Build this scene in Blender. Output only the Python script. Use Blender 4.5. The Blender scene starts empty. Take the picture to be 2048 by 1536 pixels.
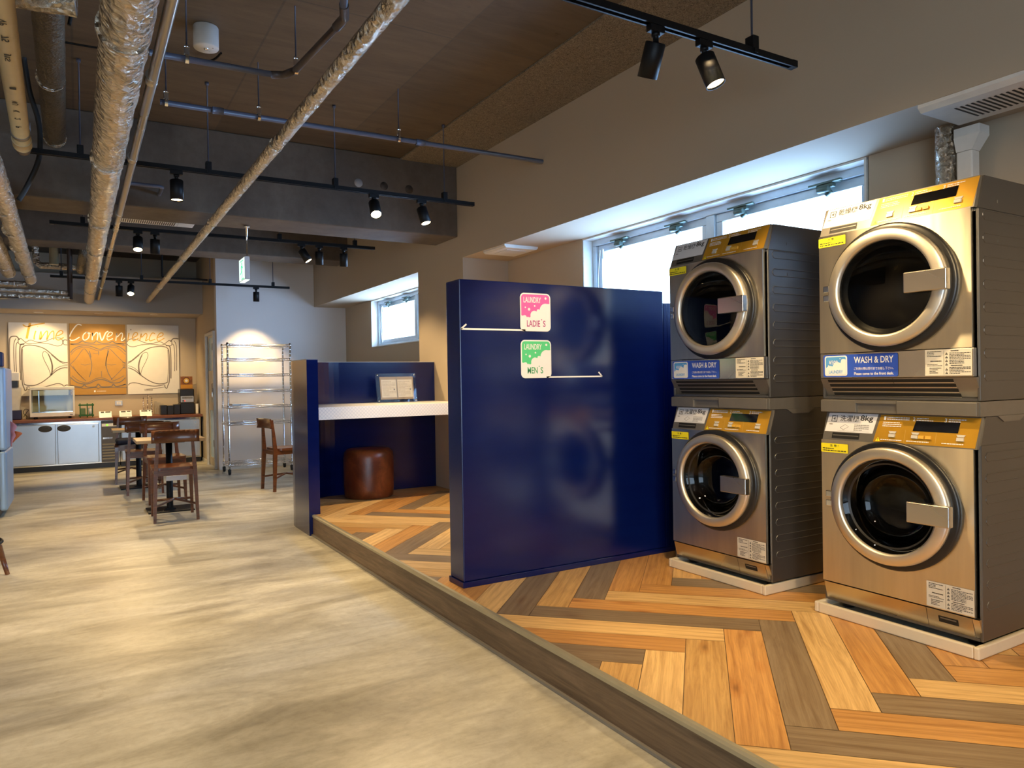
import bpy, bmesh, math, random
from mathutils import Vector, Matrix
random.seed(7)
S = bpy.context.scene
COL = S.collection
PI = math.pi

# ------------------------------------------------------------------ camera, world, exposure
CAM_H = 1.15
yaw, pitch, roll = 0.53598, -0.00711, 0.01615
cam_d = bpy.data.cameras.new('camera'); cam = bpy.data.objects.new('camera', cam_d); COL.objects.link(cam)
fw = Vector((math.sin(yaw)*math.cos(pitch), math.cos(yaw)*math.cos(pitch), math.sin(pitch)))
rt = Vector((math.cos(yaw), -math.sin(yaw), 0)); dn = fw.cross(rt)
r2 = rt*math.cos(roll)+dn*math.sin(roll); d2 = dn*math.cos(roll)-rt*math.sin(roll)
cam.matrix_world = Matrix(((r2.x, -d2.x, -fw.x, 0), (r2.y, -d2.y, -fw.y, 0), (r2.z, -d2.z, -fw.z, CAM_H), (0, 0, 0, 1)))
cam_d.sensor_width = 36; cam_d.lens = 1458.2/2048*36; cam_d.clip_start = 0.05; cam_d.clip_end = 200
S.camera = cam
S.view_settings.view_transform = 'Standard'; S.view_settings.look = 'None'; S.view_settings.gamma = 1
S.view_settings.use_curve_mapping = False
S.view_settings.exposure = 0.0
try:
    S.cycles.use_denoising = True; S.cycles.max_bounces = 8; S.cycles.sample_clamp_indirect = 6
    S.cycles.caustics_reflective = False; S.cycles.caustics_refractive = False
except Exception: pass
W = bpy.data.worlds.new('world'); S.world = W; W.use_nodes = True
bg = W.node_tree.nodes['Background']; bg.inputs[0].default_value = (0.62, 0.80, 1.0, 1); bg.inputs[1].default_value = 7.0

WARM = (1.0, 0.70, 0.345); COOL = (0.42, 0.68, 1.0)
def area(name, loc, direction, sx, sy, power, color, spread=180):
    d = bpy.data.lights.new(name, 'AREA'); d.shape = 'RECTANGLE'; d.size = sx; d.size_y = sy; d.energy = power; d.color = color
    d.spread = math.radians(spread)
    o = bpy.data.objects.new(name, d); COL.objects.link(o); o.location = loc
    o.rotation_euler = Vector(direction).to_track_quat('-Z', 'Y').to_euler(); return o
# daylight entering by the windows (all of them outside the panes)
def window_daylight(name, loc, direction, sx, sy, power, color=COOL):
    return area(name, loc, direction, sx, sy, power, color)
window_daylight('window_daylight', (3.62, 3.35, 1.86), (-1, 0, 0.35), 2.2, 0.66, 110, (0.24, 0.52, 1.0))
window_daylight('window_daylight', (3.62, 8.0, 1.86), (-1, 0, 0.25), 2.3, 0.66, 165, (0.36, 0.60, 1.0))
window_daylight('shopfront_daylight', (-1.5, -3.28, 1.35), (0, 1, -0.55), 3.8, 2.1, 20, (0.55, 0.76, 1.0)).data.spread = math.radians(105)

LAMP = 1.95
def lamp_spot(name, loc, aim, power, angle=50, blend=0.6, parent=None, color=WARM, size=0.03):
    d = bpy.data.lights.new(name, 'SPOT'); d.energy = power*LAMP; d.color = color; d.spot_size = math.radians(angle); d.spot_blend = blend
    d.shadow_soft_size = size
    o = bpy.data.objects.new(name, d); COL.objects.link(o); o.location = loc
    o.rotation_euler = Vector(aim).to_track_quat('-Z', 'Y').to_euler()
    if parent is not None: o.parent = parent
    return o

# ------------------------------------------------------------------ materials
MATS = {}
def _new(name):
    m = bpy.data.materials.new(name); m.use_nodes = True; nt = m.node_tree
    b = nt.nodes['Principled BSDF']; return m, nt, b
def ramp(nt, fac, stops):
    r = nt.nodes.new('ShaderNodeValToRGB'); e = r.color_ramp.elements
    while len(e) < len(stops): e.new(0.5)
    for q, (p, c) in zip(e, stops): q.position = p; q.color = (*c, 1)
    nt.links.new(fac, r.inputs[0]); return r.outputs[0]
def coords(nt, scale=(1, 1, 1), kind='Object', rot=(0, 0, 0)):
    t = nt.nodes.new('ShaderNodeTexCoord'); mp = nt.nodes.new('ShaderNodeMapping')
    mp.inputs['Scale'].default_value = scale; mp.inputs['Rotation'].default_value = rot
    nt.links.new(t.outputs[kind], mp.inputs[0]); return mp.outputs[0]
def noise(nt, vec, scale, detail=4, rough=0.55, dist=0):
    n = nt.nodes.new('ShaderNodeTexNoise'); n.inputs['Scale'].default_value = scale; n.inputs['Detail'].default_value = detail
    n.inputs['Roughness'].default_value = rough; n.inputs['Distortion'].default_value = dist
    nt.links.new(vec, n.inputs['Vector']); return n.outputs[0]
def bump(nt, b, h, strength=0.3, dist=0.01):
    n = nt.nodes.new('ShaderNodeBump'); n.inputs['Strength'].default_value = strength; n.inputs['Distance'].default_value = dist
    nt.links.new(h, n.inputs['Height']); nt.links.new(n.outputs[0], b.inputs['Normal'])
def mixc(nt, fac, a, c, mode='MIX'):
    n = nt.nodes.new('ShaderNodeMix'); n.data_type = 'RGBA'; n.blend_type = mode
    for s, v in ((n.inputs[0], fac), (n.inputs[6], a), (n.inputs[7], c)):
        if isinstance(v, (int, float)): s.default_value = v
        elif isinstance(v, tuple): s.default_value = (*v, 1)
        else: nt.links.new(v, s)
    return n.outputs[2]
def flat(name, col, rough=0.5, metal=0.0, spec=0.5, var=0.06, bump_s=0.0, nscale=12, coat=0):
    if name in MATS: return MATS[name]
    m, nt, b = _new(name)
    v = coords(nt); n = noise(nt, v, nscale)
    lo = tuple(max(0, c*(1-var)) for c in col); hi = tuple(min(1, c*(1+var)) for c in col)
    nt.links.new(ramp(nt, n, [(0.3, lo), (0.7, hi)]), b.inputs['Base Color'])
    b.inputs['Roughness'].default_value = rough; b.inputs['Metallic'].default_value = metal; b.inputs['Specular IOR Level'].default_value = spec
    b.inputs['Coat Weight'].default_value = coat; b.inputs['Coat Roughness'].default_value = 0.05
    if bump_s: bump(nt, b, n, bump_s, 0.004)
    MATS[name] = m; return m
def emit(name, col, strength):
    if name in MATS: return MATS[name]
    m, nt, b = _new(name); b.inputs['Base Color'].default_value = (*col, 1)
    b.inputs['Emission Color'].default_value = (*col, 1); b.inputs['Emission Strength'].default_value = strength
    MATS[name] = m; return m
def glassy(name, tint=(1, 1, 1), refl=0.12, rough=0.0):
    if name in MATS: return MATS[name]
    m = bpy.data.materials.new(name); m.use_nodes = True; nt = m.node_tree; nt.nodes.clear()
    o = nt.nodes.new('ShaderNodeOutputMaterial'); mx = nt.nodes.new('ShaderNodeMixShader')
    t = nt.nodes.new('ShaderNodeBsdfTransparent'); g = nt.nodes.new('ShaderNodeBsdfGlossy'); f = nt.nodes.new('ShaderNodeFresnel')
    add = nt.nodes.new('ShaderNodeMath'); add.operation = 'MULTIPLY_ADD'; add.inputs[1].default_value = 1.0; add.inputs[2].default_value = refl
    ge = nt.nodes.new('ShaderNodeNewGeometry'); io = nt.nodes.new('ShaderNodeMath'); io.operation = 'MULTIPLY_ADD'; io.inputs[1].default_value = -0.7603; io.inputs[2].default_value = 1.45
    nt.links.new(ge.outputs['Backfacing'], io.inputs[0]); nt.links.new(io.outputs[0], f.inputs[0]); t.inputs[0].default_value = (*tint, 1); g.inputs['Roughness'].default_value = rough
    g.inputs[0].default_value = (1, 1, 1, 1); add.use_clamp = True
    nt.links.new(f.outputs[0], add.inputs[0]); nt.links.new(add.outputs[0], mx.inputs[0])
    nt.links.new(t.outputs[0], mx.inputs[1]); nt.links.new(g.outputs[0], mx.inputs[2]); nt.links.new(mx.outputs[0], o.inputs[0])
    MATS[name] = m; return m

def mk_concrete_floor():
    m, nt, b = _new('concrete_floor')
    v = coords(nt, (0.75, 1.9, 1), 'Object', (0, 0, 0.12)); n1 = noise(nt, v, 1.2, 7, 0.6, 1.2)
    n2 = noise(nt, coords(nt, (1.0, 4.0, 1), 'Object', (0, 0, -0.15)), 3.0, 9, 0.68, 0.7)
    n3 = noise(nt, coords(nt), 26, 6, 0.7); n5 = noise(nt, coords(nt, (1, 1.5, 1)), 0.55, 4, 0.6, 1.2)
    c = ramp(nt, n1, [(0.28, (0.34, 0.315, 0.255)), (0.42, (0.50, 0.475, 0.40)), (0.55, (0.66, 0.64, 0.56)), (0.72, (0.78, 0.765, 0.70))])
    c = mixc(nt, 0.5, c, ramp(nt, n2, [(0.3, (0.46, 0.44, 0.38)), (0.5, (0.80, 0.785, 0.74)), (0.66, (1.05, 1.05, 1.05))]), 'MULTIPLY')
    c = mixc(nt, 0.55, c, ramp(nt, n5, [(0.35, (0.72, 0.71, 0.72)), (0.5, (0.95, 0.93, 0.84)), (0.62, (1.08, 1.06, 1.0))]), 'MULTIPLY')
    c = mixc(nt, 0.35, c, ramp(nt, n3, [(0.32, (0.62, 0.58, 0.5)), (0.55, (1, 1, 1))]), 'MULTIPLY')
    n4 = noise(nt, coords(nt), 1.8, 10, 0.75, 2.5)
    c = mixc(nt, 0.6, c, ramp(nt, n4, [(0.27, (0.50, 0.43, 0.31)), (0.38, (1, 1, 1))]), 'MULTIPLY')
    nt.links.new(c, b.inputs['Base Color'])
    nt.links.new(ramp(nt, n2, [(0.3, (0.30,)*3), (0.7, (0.46,)*3)]), b.inputs['Roughness'])
    bump(nt, b, n3, 0.06, 0.004); return m
def mk_concrete(name, lo, hi, panel=0.9, streak=(1.0, 1.0, 1.0)):
    m, nt, b = _new(name)
    v = coords(nt, streak); n1 = noise(nt, v, 1.6, 8, 0.65, 0.5); n2 = noise(nt, coords(nt), 14, 6, 0.7)
    c = ramp(nt, n1, [(0.3, lo), (0.7, hi)])
    c = mixc(nt, 0.5, c, ramp(nt, n2, [(0.3, (0.66, 0.64, 0.6)), (0.6, (1, 1, 1))]), 'MULTIPLY')
    nt.links.new(c, b.inputs['Base Color']); b.inputs['Roughness'].default_value = 0.75
    bump(nt, b, n2, 0.25, 0.006); return m
def mk_slab():
    # board-formed slab: panels of 0.9 x 1.8 m, each with its own tone, fine joints
    m, nt, b = _new('concrete_slab')
    br = nt.nodes.new('ShaderNodeTexBrick'); nt.links.new(coords(nt, (1, 1, 1), 'Object', (0, 0, PI/2)), br.inputs[0])
    br.inputs['Scale'].default_value = 1.0; br.inputs['Brick Width'].default_value = 1.8; br.inputs['Row Height'].default_value = 0.9
    br.inputs['Mortar Size'].default_value = 0.006; br.inputs['Color1'].default_value = (0.088, 0.064, 0.042, 1)
    br.inputs['Color2'].default_value = (0.15, 0.11, 0.073, 1); br.inputs['Mortar'].default_value = (0.10, 0.08, 0.06, 1)
    br.offset = 0.0
    n1 = noise(nt, coords(nt, (1, 5, 1)), 2.2, 8, 0.7, 0.6); n2 = noise(nt, coords(nt), 9, 5)
    c = mixc(nt, 0.75, br.outputs[0], ramp(nt, n1, [(0.3, (0.62, 0.60, 0.56)), (0.7, (1.2, 1.18, 1.12))]), 'MULTIPLY')
    c = mixc(nt, 0.8, c, ramp(nt, n2, [(0.22, (0.15, 0.12, 0.1)), (0.30, (1, 1, 1))]), 'MULTIPLY')
    nt.links.new(c, b.inputs['Base Color']); b.inputs['Roughness'].default_value = 0.62; bump(nt, b, n1, 0.2, 0.006); return m
def mk_wool():
    m, nt, b = _new('wood_wool_board')
    n = noise(nt, coords(nt), 75, 3, 0.8, 2.0)
    c = ramp(nt, n, [(0.34, (0.045, 0.035, 0.022)), (0.46, (0.20, 0.16, 0.11)), (0.62, (0.36, 0.30, 0.21))])
    nt.links.new(c, b.inputs['Base Color']); b.inputs['Roughness'].default_value = 0.95; bump(nt, b, n, 0.8, 0.01); return m
def mk_wall(name, col):
    m, nt, b = _new(name)
    n = noise(nt, coords(nt), 120, 3, 0.6); n2 = noise(nt, coords(nt), 0.8, 3)
    nt.links.new(ramp(nt, n2, [(0.3, tuple(c*0.97 for c in col)), (0.7, col)]), b.inputs['Base Color'])
    b.inputs['Roughness'].default_value = 0.85; bump(nt, b, n, 0.10, 0.002); return m
def mk_planks():
    # one plank = one quad with its own UV (u along the plank, metres) and its own tone in a colour attribute
    m, nt, b = _new('herringbone_oak')
    at = nt.nodes.new('ShaderNodeAttribute'); at.attribute_name = 'tone'
    uv = nt.nodes.new('ShaderNodeUVMap'); uv.uv_map = 'UVMap'
    def uvm(sx, sy):
        mp = nt.nodes.new('ShaderNodeMapping'); mp.inputs['Scale'].default_value = (sx, sy, 1); nt.links.new(uv.outputs[0], mp.inputs[0]); return mp.outputs[0]
    g1 = noise(nt, uvm(0.75, 8), 2.0, 5, 0.6, 3.0)       # cathedral bands
    g2 = noise(nt, uvm(2.5, 120), 2.0, 4, 0.7, 0.3)        # fine pores
    kn = nt.nodes.new('ShaderNodeTexVoronoi'); kn.inputs['Scale'].default_value = 1.0; nt.links.new(uvm(2.3, 7), kn.inputs['Vector'])
    wv = nt.nodes.new('ShaderNodeTexWave'); wv.inputs['Scale'].default_value = 1.0; wv.inputs['Distortion'].default_value = 9; wv.inputs['Detail'].default_value = 3
    wv.bands_direction = 'Y'; nt.links.new(uvm(0.5, 9), wv.inputs['Vector'])
    c = mixc(nt, 0.7, at.outputs['Color'], ramp(nt, g1, [(0.30, (0.62, 0.52, 0.42)), (0.5, (0.95, 0.92, 0.88)), (0.70, (1.16, 1.16, 1.14))]), 'MULTIPLY')
    c = mixc(nt, 0.35, c, ramp(nt, wv.outputs[1], [(0.1, (0.70, 0.62, 0.54)), (0.55, (1.04, 1.04, 1.04))]), 'MULTIPLY')
    c = mixc(nt, 0.45, c, ramp(nt, g2, [(0.35, (0.72, 0.66, 0.6)), (0.55, (1.05, 1.05, 1.05))]), 'MULTIPLY')
    c = mixc(nt, 0.6, c, ramp(nt, kn.outputs[0], [(0.02, (0.22, 0.12, 0.06)), (0.10, (0.80, 0.66, 0.52)), (0.2, (1, 1, 1))]), 'MULTIPLY')
    nt.links.new(c, b.inputs['Base Color']); b.inputs['Roughness'].default_value = 0.38
    bump(nt, b, g2, 0.10, 0.002); return m
def mk_wood(name, lo, hi, rough=0.4, scale=(2, 22, 22), coat=0.0):
    m, nt, b = _new(name)
    n = noise(nt, coords(nt, scale), 1.6, 6, 0.65, 1.2); n2 = noise(nt, coords(nt, tuple(s*5 for s in scale)), 1.4, 4)
    c = ramp(nt, n, [(0.28, lo), (0.72, hi)]); c = mixc(nt, 0.4, c, ramp(nt, n2, [(0.35, (0.6, 0.55, 0.5)), (0.6, (1.1, 1.1, 1.1))]), 'MULTIPLY')
    nt.links.new(c, b.inputs['Base Color']); b.inputs['Roughness'].default_value = rough; b.inputs['Coat Weight'].default_value = coat
    bump(nt, b, n2, 0.08, 0.002); return m
def mk_steel(name, col, rough=0.27, brush=(1, 1, 260), aniso=0.0, metal=1.0):
    m, nt, b = _new(name)
    n = noise(nt, coords(nt, brush), 2.0, 3, 0.6)
    nt.links.new(ramp(nt, n, [(0.3, tuple(c*0.9 for c in col)), (0.7, tuple(min(1, c*1.08) for c in col))]), b.inputs['Base Color'])
    nt.links.new(ramp(nt, n, [(0.3, (rough*0.85,)*3), (0.7, (rough*1.2,)*3)]), b.inputs['Roughness'])
    b.inputs['Metallic'].default_value = metal; b.inputs['Anisotropic'].default_value = aniso
    if aniso:
        tg = nt.nodes.new('ShaderNodeCombineXYZ'); tg.inputs[2].default_value = 1.0; nt.links.new(tg.outputs[0], b.inputs['Tangent'])
    bump(nt, b, n, 0.04, 0.001); return m
def mk_foil(name, col, rough=0.16, scale=24, strength=.9):
    m, nt, b = _new(name)
    v = coords(nt); n1 = noise(nt, v, scale, 5, 0.7, 1.5); vo = nt.nodes.new('ShaderNodeTexVoronoi'); vo.inputs['Scale'].default_value = scale*1.6
    nt.links.new(v, vo.inputs['Vector'])
    h = nt.nodes.new('ShaderNodeMath'); h.operation = 'ADD'; nt.links.new(n1, h.inputs[0]); nt.links.new(vo.outputs[0], h.inputs[1])
    pt = noise(nt, v, scale*0.35, 3)
    c = ramp(nt, pt, [(0.3, tuple(x*0.7 for x in col)), (0.7, col)])
    nt.links.new(c, b.inputs['Base Color']); b.inputs['Metallic'].default_value = 1.0
    nt.links.new(ramp(nt, n1, [(0.3, (rough*0.6,)*3), (0.7, (rough*1.5,)*3)]), b.inputs['Roughness'])
    bump(nt, b, h.outputs[0], strength, 0.02); return m
def mk_lacquer():
    m, nt, b = _new('navy_lacquer')
    n = noise(nt, coords(nt, (1, 1, 4)), 3, 3)
    nt.links.new(ramp(nt, n, [(0.3, (0.0012, 0.006, 0.068)), (0.7, (0.0016, 0.008, 0.080))]), b.inputs['Base Color'])
    b.inputs['Roughness'].default_value = 0.20; b.inputs['Specular IOR Level'].default_value = 0.5
    bump(nt, b, noise(nt, coords(nt), 6, 2), 0.02, 0.003); return m
def mk_leather():
    m, nt, b = _new('brown_leather')
    n = noise(nt, coords(nt, (1.2, 1.2, 1)), 5, 6, 0.65, 0.6); n2 = noise(nt, coords(nt), 70, 4)
    c = ramp(nt, n, [(0.28, (0.055, 0.011, 0.004)), (0.5, (0.11, 0.026, 0.008)), (0.72, (0.24, 0.065, 0.02))])
    nt.links.new(c, b.inputs['Base Color']); b.inputs['Roughness'].default_value = 0.33; bump(nt, b, n2, 0.25, 0.003); return m
def mk_shelfpattern():
    # white laminate with a fine diagonal lattice
    m, nt, b = _new('lattice_laminate')
    def w(rot):
        x = nt.nodes.new('ShaderNodeTexWave'); x.inputs['Scale'].default_value = 1; x.wave_profile = 'SIN'; x.bands_direction = 'X'
        nt.links.new(coords(nt, (16, 16, 16), 'Object', (0, rot, 0)), x.inputs['Vector']); return x.outputs[1]
    mm = nt.nodes.new('ShaderNodeMath'); mm.operation = 'MAXIMUM'; nt.links.new(w(0.78), mm.inputs[0]); nt.links.new(w(-0.78), mm.inputs[1])
    nt.links.new(ramp(nt, mm.outputs[0], [(0.86, (0.80, 0.80, 0.80)), (0.97, (0.62, 0.64, 0.68))]), b.inputs['Base Color'])
    b.inputs['Roughness'].default_value = 0.5; return m

M_FLOOR = mk_concrete_floor(); M_SLAB = mk_slab(); M_BEAM = mk_concrete('concrete_beam', (0.085, 0.066, 0.052), (0.165, 0.13, 0.10), streak=(1.2, 1, 0.5))
M_WOOL = mk_wool(); M_WALL = mk_wall('warm_white_wall', (0.48, 0.39, 0.285)); M_WALLF = mk_wall('pale_wall', (0.74, 0.69, 0.66)); M_WALL2 = mk_wall('beige_wall', (0.52, 0.44, 0.33))
M_GREYWALL = mk_wall('grey_beige_wall', (0.40, 0.36, 0.32))
M_PLANK = mk_planks(); M_RISER = mk_wood('dark_oak_riser', (0.085, 0.055, 0.032), (0.23, 0.155, 0.095), 0.5, (10, 1.0, 16))
M_NOSE = flat('beige_aluminium', (0.46, 0.42, 0.30), 0.4, 0.5); M_SHADOW_GAP = flat('grey_shadow_gap', (0.22, 0.20, 0.17), 0.6)
M_STEEL = mk_steel('brushed_steel', (0.62, 0.58, 0.52), 0.26, (1, 1, 1)); M_STEELV = mk_steel('vertical_brushed_steel', (0.84, 0.77, 0.62), 0.33, (6, 6, .5), 0.8)
M_SIDE = mk_steel('grey_steel_side', (0.17, 0.168, 0.165), 0.36, (1, 1, 1), metal=0.85)
M_RING = mk_steel('satin_ring', (0.80, 0.74, 0.63), 0.42, (1, 1, 1)); M_GREYP = flat('grey_plastic', (0.22, 0.205, 0.18), 0.38, 0.6)
M_CHROME = mk_steel('chrome', (0.82, 0.82, 0.82), 0.10, (1, 1, 1)); M_BLACK = flat('black_plastic', (0.012, 0.012, 0.013), 0.35)
M_BLACKM = flat('black_metal', (0.0045, 0.0045, 0.0055), 0.5, 0.0, .25); M_DISP = flat('display_black', (0.004, 0.004, 0.005), 0.08)
M_GOLD = flat('gold_panel', (0.62, 0.33, 0.03), 0.30, 0.45); M_WHITE = flat('white_print', (0.85, 0.85, 0.83), 0.5, var=0.02)
M_INK = flat('black_ink', (0.02, 0.02, 0.02), 0.6); M_GREYINK = flat('grey_ink', (0.22, 0.22, 0.22), 0.6); M_YEL = flat('yellow_sticker', (0.90, 0.78, 0.02), 0.5, var=0.02)
M_BLUE = flat('blue_sticker', (0.03, 0.09, 0.52), 0.4, var=0.15, nscale=6); M_SKY = flat('light_blue_print', (0.10, 0.36, 0.75), 0.4)
M_PINK = flat('pink_print', (0.80, 0.13, 0.42), 0.5, var=0.02); M_GREEN = flat('green_print', (0.10, 0.62, 0.25), 0.5, var=0.02)
M_GOLDINK = flat('gold_ink', (0.62, 0.36, 0.05), 0.5); M_POSTER = flat('poster_white', (0.74, 0.72, 0.68), 0.6, var=0.02); M_POSTERO = flat('poster_ochre', (0.44, 0.235, 0.045), 0.6, var=0.05)
M_RACK = mk_steel('bright_chrome', (0.85, 0.86, 0.88), 0.20, (1, 1, 1), metal=1.0)
M_FOIL = mk_foil('aluminium_foil', (0.74, 0.67, 0.56)); M_FOILD = mk_foil('dark_mesh_foil', (0.22, 0.18, 0.13), 0.35, 45, 0.6)
M_PIPE = mk_steel('zinc_conduit', (0.42, 0.38, 0.33), 0.30, (1, 1, 1)); M_GREYPIPE = flat('blue_grey_pvc', (0.085, 0.09, 0.125), 0.38)
M_PVC = flat('cream_pvc', (0.55, 0.45, 0.27), 0.35); M_BROWNPIPE = flat('brown_pvc', (0.06, 0.04, 0.032), 0.4); M_RUBBER = flat('black_rubber', (0.008, 0.008, 0.008), 0.55)
M_NAVY = mk_lacquer(); M_LEATHER = mk_leather(); M_LATT = mk_shelfpattern(); M_LAM = flat('white_laminate', (0.80, 0.79, 0.76), 0.45)
M_CHAIR = mk_wood('walnut_stain', (0.075, 0.022, 0.006), (0.21, 0.065, 0.018), 0.32, (3, 3, 18), 0.3); M_OAK = mk_wood('light_oak_top', (0.42, 0.27, 0.12), (0.60, 0.42, 0.21), 0.4, (3, 20, 20))
M_WORKTOP = mk_wood('red_brown_worktop', (0.13, 0.04, 0.02), (0.24, 0.085, 0.04), 0.35, (3, 20, 20)); M_PLASW = flat('white_plastic', (0.72, 0.70, 0.66), 0.4)
M_TRAY = flat('cream_drain_tray', (0.66, 0.58, 0.44), 0.35, var=0.02); M_ALU = flat('window_aluminium', (0.62, 0.72, 0.80), 0.35, 0.3); M_STAY = flat('grey_green_stay', (0.10, 0.14, 0.12), 0.45, 0.4)
M_GLASS = glassy('window_glass'); M_DGLASS = glassy('door_glass', (0.30, 0.30, 0.285), -0.012); M_ACR = glassy('acrylic', (0.95, 0.97, 1.0), -0.01)
M_CABG = glassy('cabinet_glass', (0.9, 0.95, 0.97), -0.025); M_DRUM = mk_steel('drum_steel', (0.16, 0.15, 0.135), 0.3, (1, 1, 1)); M_DARK = flat('dark_void', (0.006, 0.006, 0.006), 0.6)
M_LENS = emit('lamp_lens_lit', (1.0, 0.72, 0.36), 14); M_LENSB = emit('lamp_lens_bright', (1.0, 0.72, 0.36), 70); M_LENSO = flat('lamp_lens_dim', (0.5, 0.45, 0.35), 0.3)
M_EXITF = emit('exit_face', (0.80, 1.0, 0.92), 1.1); M_EXITG = emit('exit_green', (0.02, 0.62, 0.28), 0.9); M_BRASS = flat('brass_knot', (0.4, 0.28, 0.1), 0.4, 0.8)

# ------------------------------------------------------------------ mesh builder
class MB:
    def __init__(s): s.v = []; s.f = []; s.mi = []; s.sm = []; s.uv = None
    def add(s, verts, faces, mi=0, smooth=False):
        o = len(s.v); s.v += [tuple(p) for p in verts]
        for f in faces: s.f.append([o+i for i in f]); s.mi.append(mi); s.sm.append(smooth)
        return s
    def box(s, x0, x1, y0, y1, z0, z1, bev=0.0, mi=0, seg=2):
        if x0 > x1: x0, x1 = x1, x0
        if y0 > y1: y0, y1 = y1, y0
        if z0 > z1: z0, z1 = z1, z0
        if bev <= 0:
            return s.add([(x0, y0, z0), (x1, y0, z0), (x1, y1, z0), (x0, y1, z0), (x0, y0, z1), (x1, y0, z1), (x1, y1, z1), (x0, y1, z1)],
                         [(0, 3, 2, 1), (4, 5, 6, 7), (0, 1, 5, 4), (1, 2, 6, 5), (2, 3, 7, 6), (3, 0, 4, 7)], mi)
        b = bmesh.new(); bmesh.ops.create_cube(b, size=1)
        for v in b.verts: v.co = Vector(((x0+x1)/2+v.co.x*(x1-x0), (y0+y1)/2+v.co.y*(y1-y0), (z0+z1)/2+v.co.z*(z1-z0)))
        bmesh.ops.bevel(b, geom=b.edges[:], offset=min(bev, 0.45*min(x1-x0, y1-y0, z1-z0)), segments=seg, affect='EDGES', profile=0.5)
        return s.bm(b, mi)
    def bm(s, b, mi=0, smooth=False):
        b.verts.index_update(); s.add([v.co[:] for v in b.verts], [[v.index for v in f.verts] for f in b.faces], mi, smooth); b.free(); return s
    def hexa(s, p, mi=0, smooth=False):   # eight corners, bottom ring then top ring
        return s.add(p, [(0, 3, 2, 1), (4, 5, 6, 7), (0, 1, 5, 4), (1, 2, 6, 5), (2, 3, 7, 6), (3, 0, 4, 7)], mi, smooth)
    def prism(s, pts, axis, a, b, mi=0, smooth=False):   # pts 2D outline, extruded along axis from a to b
        def P(q, t): return {'x': (t, q[0], q[1]), 'y': (q[0], t, q[1]), 'z': (q[0], q[1], t)}[axis]
        n = len(pts); s.add([P(q, a) for q in pts]+[P(q, b) for q in pts], [list(range(n))[::-1], list(range(n, 2*n))], mi)
        return s.add([P(q, a) for q in pts]+[P(q, b) for q in pts], [(i, (i+1) % n, n+(i+1) % n, n+i) for i in range(n)], mi, smooth)
    def tube(s, pts, r, seg=12, mi=0, caps=True, smooth=True, wob=None):
        pts = [Vector(p) for p in pts]; n = len(pts); rs = r if isinstance(r, (list, tuple)) else [r]*n
        up = None; rings = []
        for i, p in enumerate(pts):
            t = (pts[min(i+1, n-1)]-pts[max(i-1, 0)]).normalized()
            if up is None: up = Vector((0, 0, 1)) if abs(t.z) < 0.9 else Vector((1, 0, 0))
            a = t.cross(up); a.normalize(); c = a.cross(t).normalized(); up = c
            ring = []
            for k in range(seg):
                q = 2*PI*k/seg; rr = rs[i]*(1+(wob(i, k) if wob else 0)); ring.append(p+a*(math.cos(q)*rr)+c*(math.sin(q)*rr))
            rings.append(ring)
        vs = [q for ring in rings for q in ring]
        fs = [(i*seg+k, i*seg+(k+1) % seg, (i+1)*seg+(k+1) % seg, (i+1)*seg+k) for i in range(n-1) for k in range(seg)]
        s.add(vs, fs, mi, smooth)
        if caps: s.add(rings[0], [list(range(seg))], mi); s.add(rings[-1], [list(range(seg))[::-1]], mi)
        return s
    def lathe(s, prof, c=(0, 0, 0), axis='z', seg=32, mi=0, smooth=True, sy=1.0, ang=(0, 2*PI)):
        full = abs(ang[1]-ang[0]-2*PI) < 1e-6; ns = seg if full else seg+1; vs = []
        for (r, h) in prof:
            for k in range(ns):
                q = ang[0]+(ang[1]-ang[0])*k/seg; u, v = r*math.cos(q), r*math.sin(q)
                if axis == 'z': vs.append((c[0]+u, c[1]+v*sy, c[2]+h))
                elif axis == 'x': vs.append((c[0]+h, c[1]+u*sy, c[2]+v))
                else: vs.append((c[0]+u, c[1]+h, c[2]+v*sy))
        fs = []
        for i in range(len(prof)-1):
            for k in range(seg):
                k2 = (k+1) % ns; fs.append((i*ns+k, i*ns+k2, (i+1)*ns+k2, (i+1)*ns+k))
        return s.add(vs, fs, mi, smooth)
    def disc(s, c, r, axis='x', seg=32, mi=0, sy=1.0):
        vs = []
        for k in range(seg):
            q = 2*PI*k/seg; u, v = r*math.cos(q), r*math.sin(q)
            vs.append({'x': (c[0], c[1]+u*sy, c[2]+v), 'y': (c[0]+u, c[1], c[2]+v), 'z': (c[0]+u, c[1]+v, c[2])}[axis])
        return s.add(vs, [list(range(seg))], mi)
    def mesh(s, name, mats):
        me = bpy.data.meshes.new(name); me.from_pydata(s.v, [], s.f)
        for m in mats: me.materials.append(m)
        me.polygons.foreach_set('material_index', s.mi); me.polygons.foreach_set('use_smooth', s.sm); me.update()
        b = bmesh.new(); b.from_mesh(me); bmesh.ops.remove_doubles(b, verts=b.verts, dist=1e-6) if len(b.verts) < 60000 else None
        b.to_mesh(me); b.free(); return me
def obj(name, mb, mats, parent=None, loc=(0, 0, 0), label=None):
    if not isinstance(mats, (list, tuple)): mats = [mats]
    o = bpy.data.objects.new(name, mb.mesh(name, mats) if isinstance(mb, MB) else mb); COL.objects.link(o)
    o.location = loc
    if parent is not None: o.parent = parent
    if label: o['label'] = label
    return o
def recalc(o):
    b = bmesh.new(); b.from_mesh(o.data); bmesh.ops.recalc_face_normals(b, faces=b.faces); b.to_mesh(o.data); b.free(); return o
def tag(o, label, cat, group=None):
    o['label'] = label; o['category'] = cat
    if group: o['group'] = group
    return o
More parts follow.
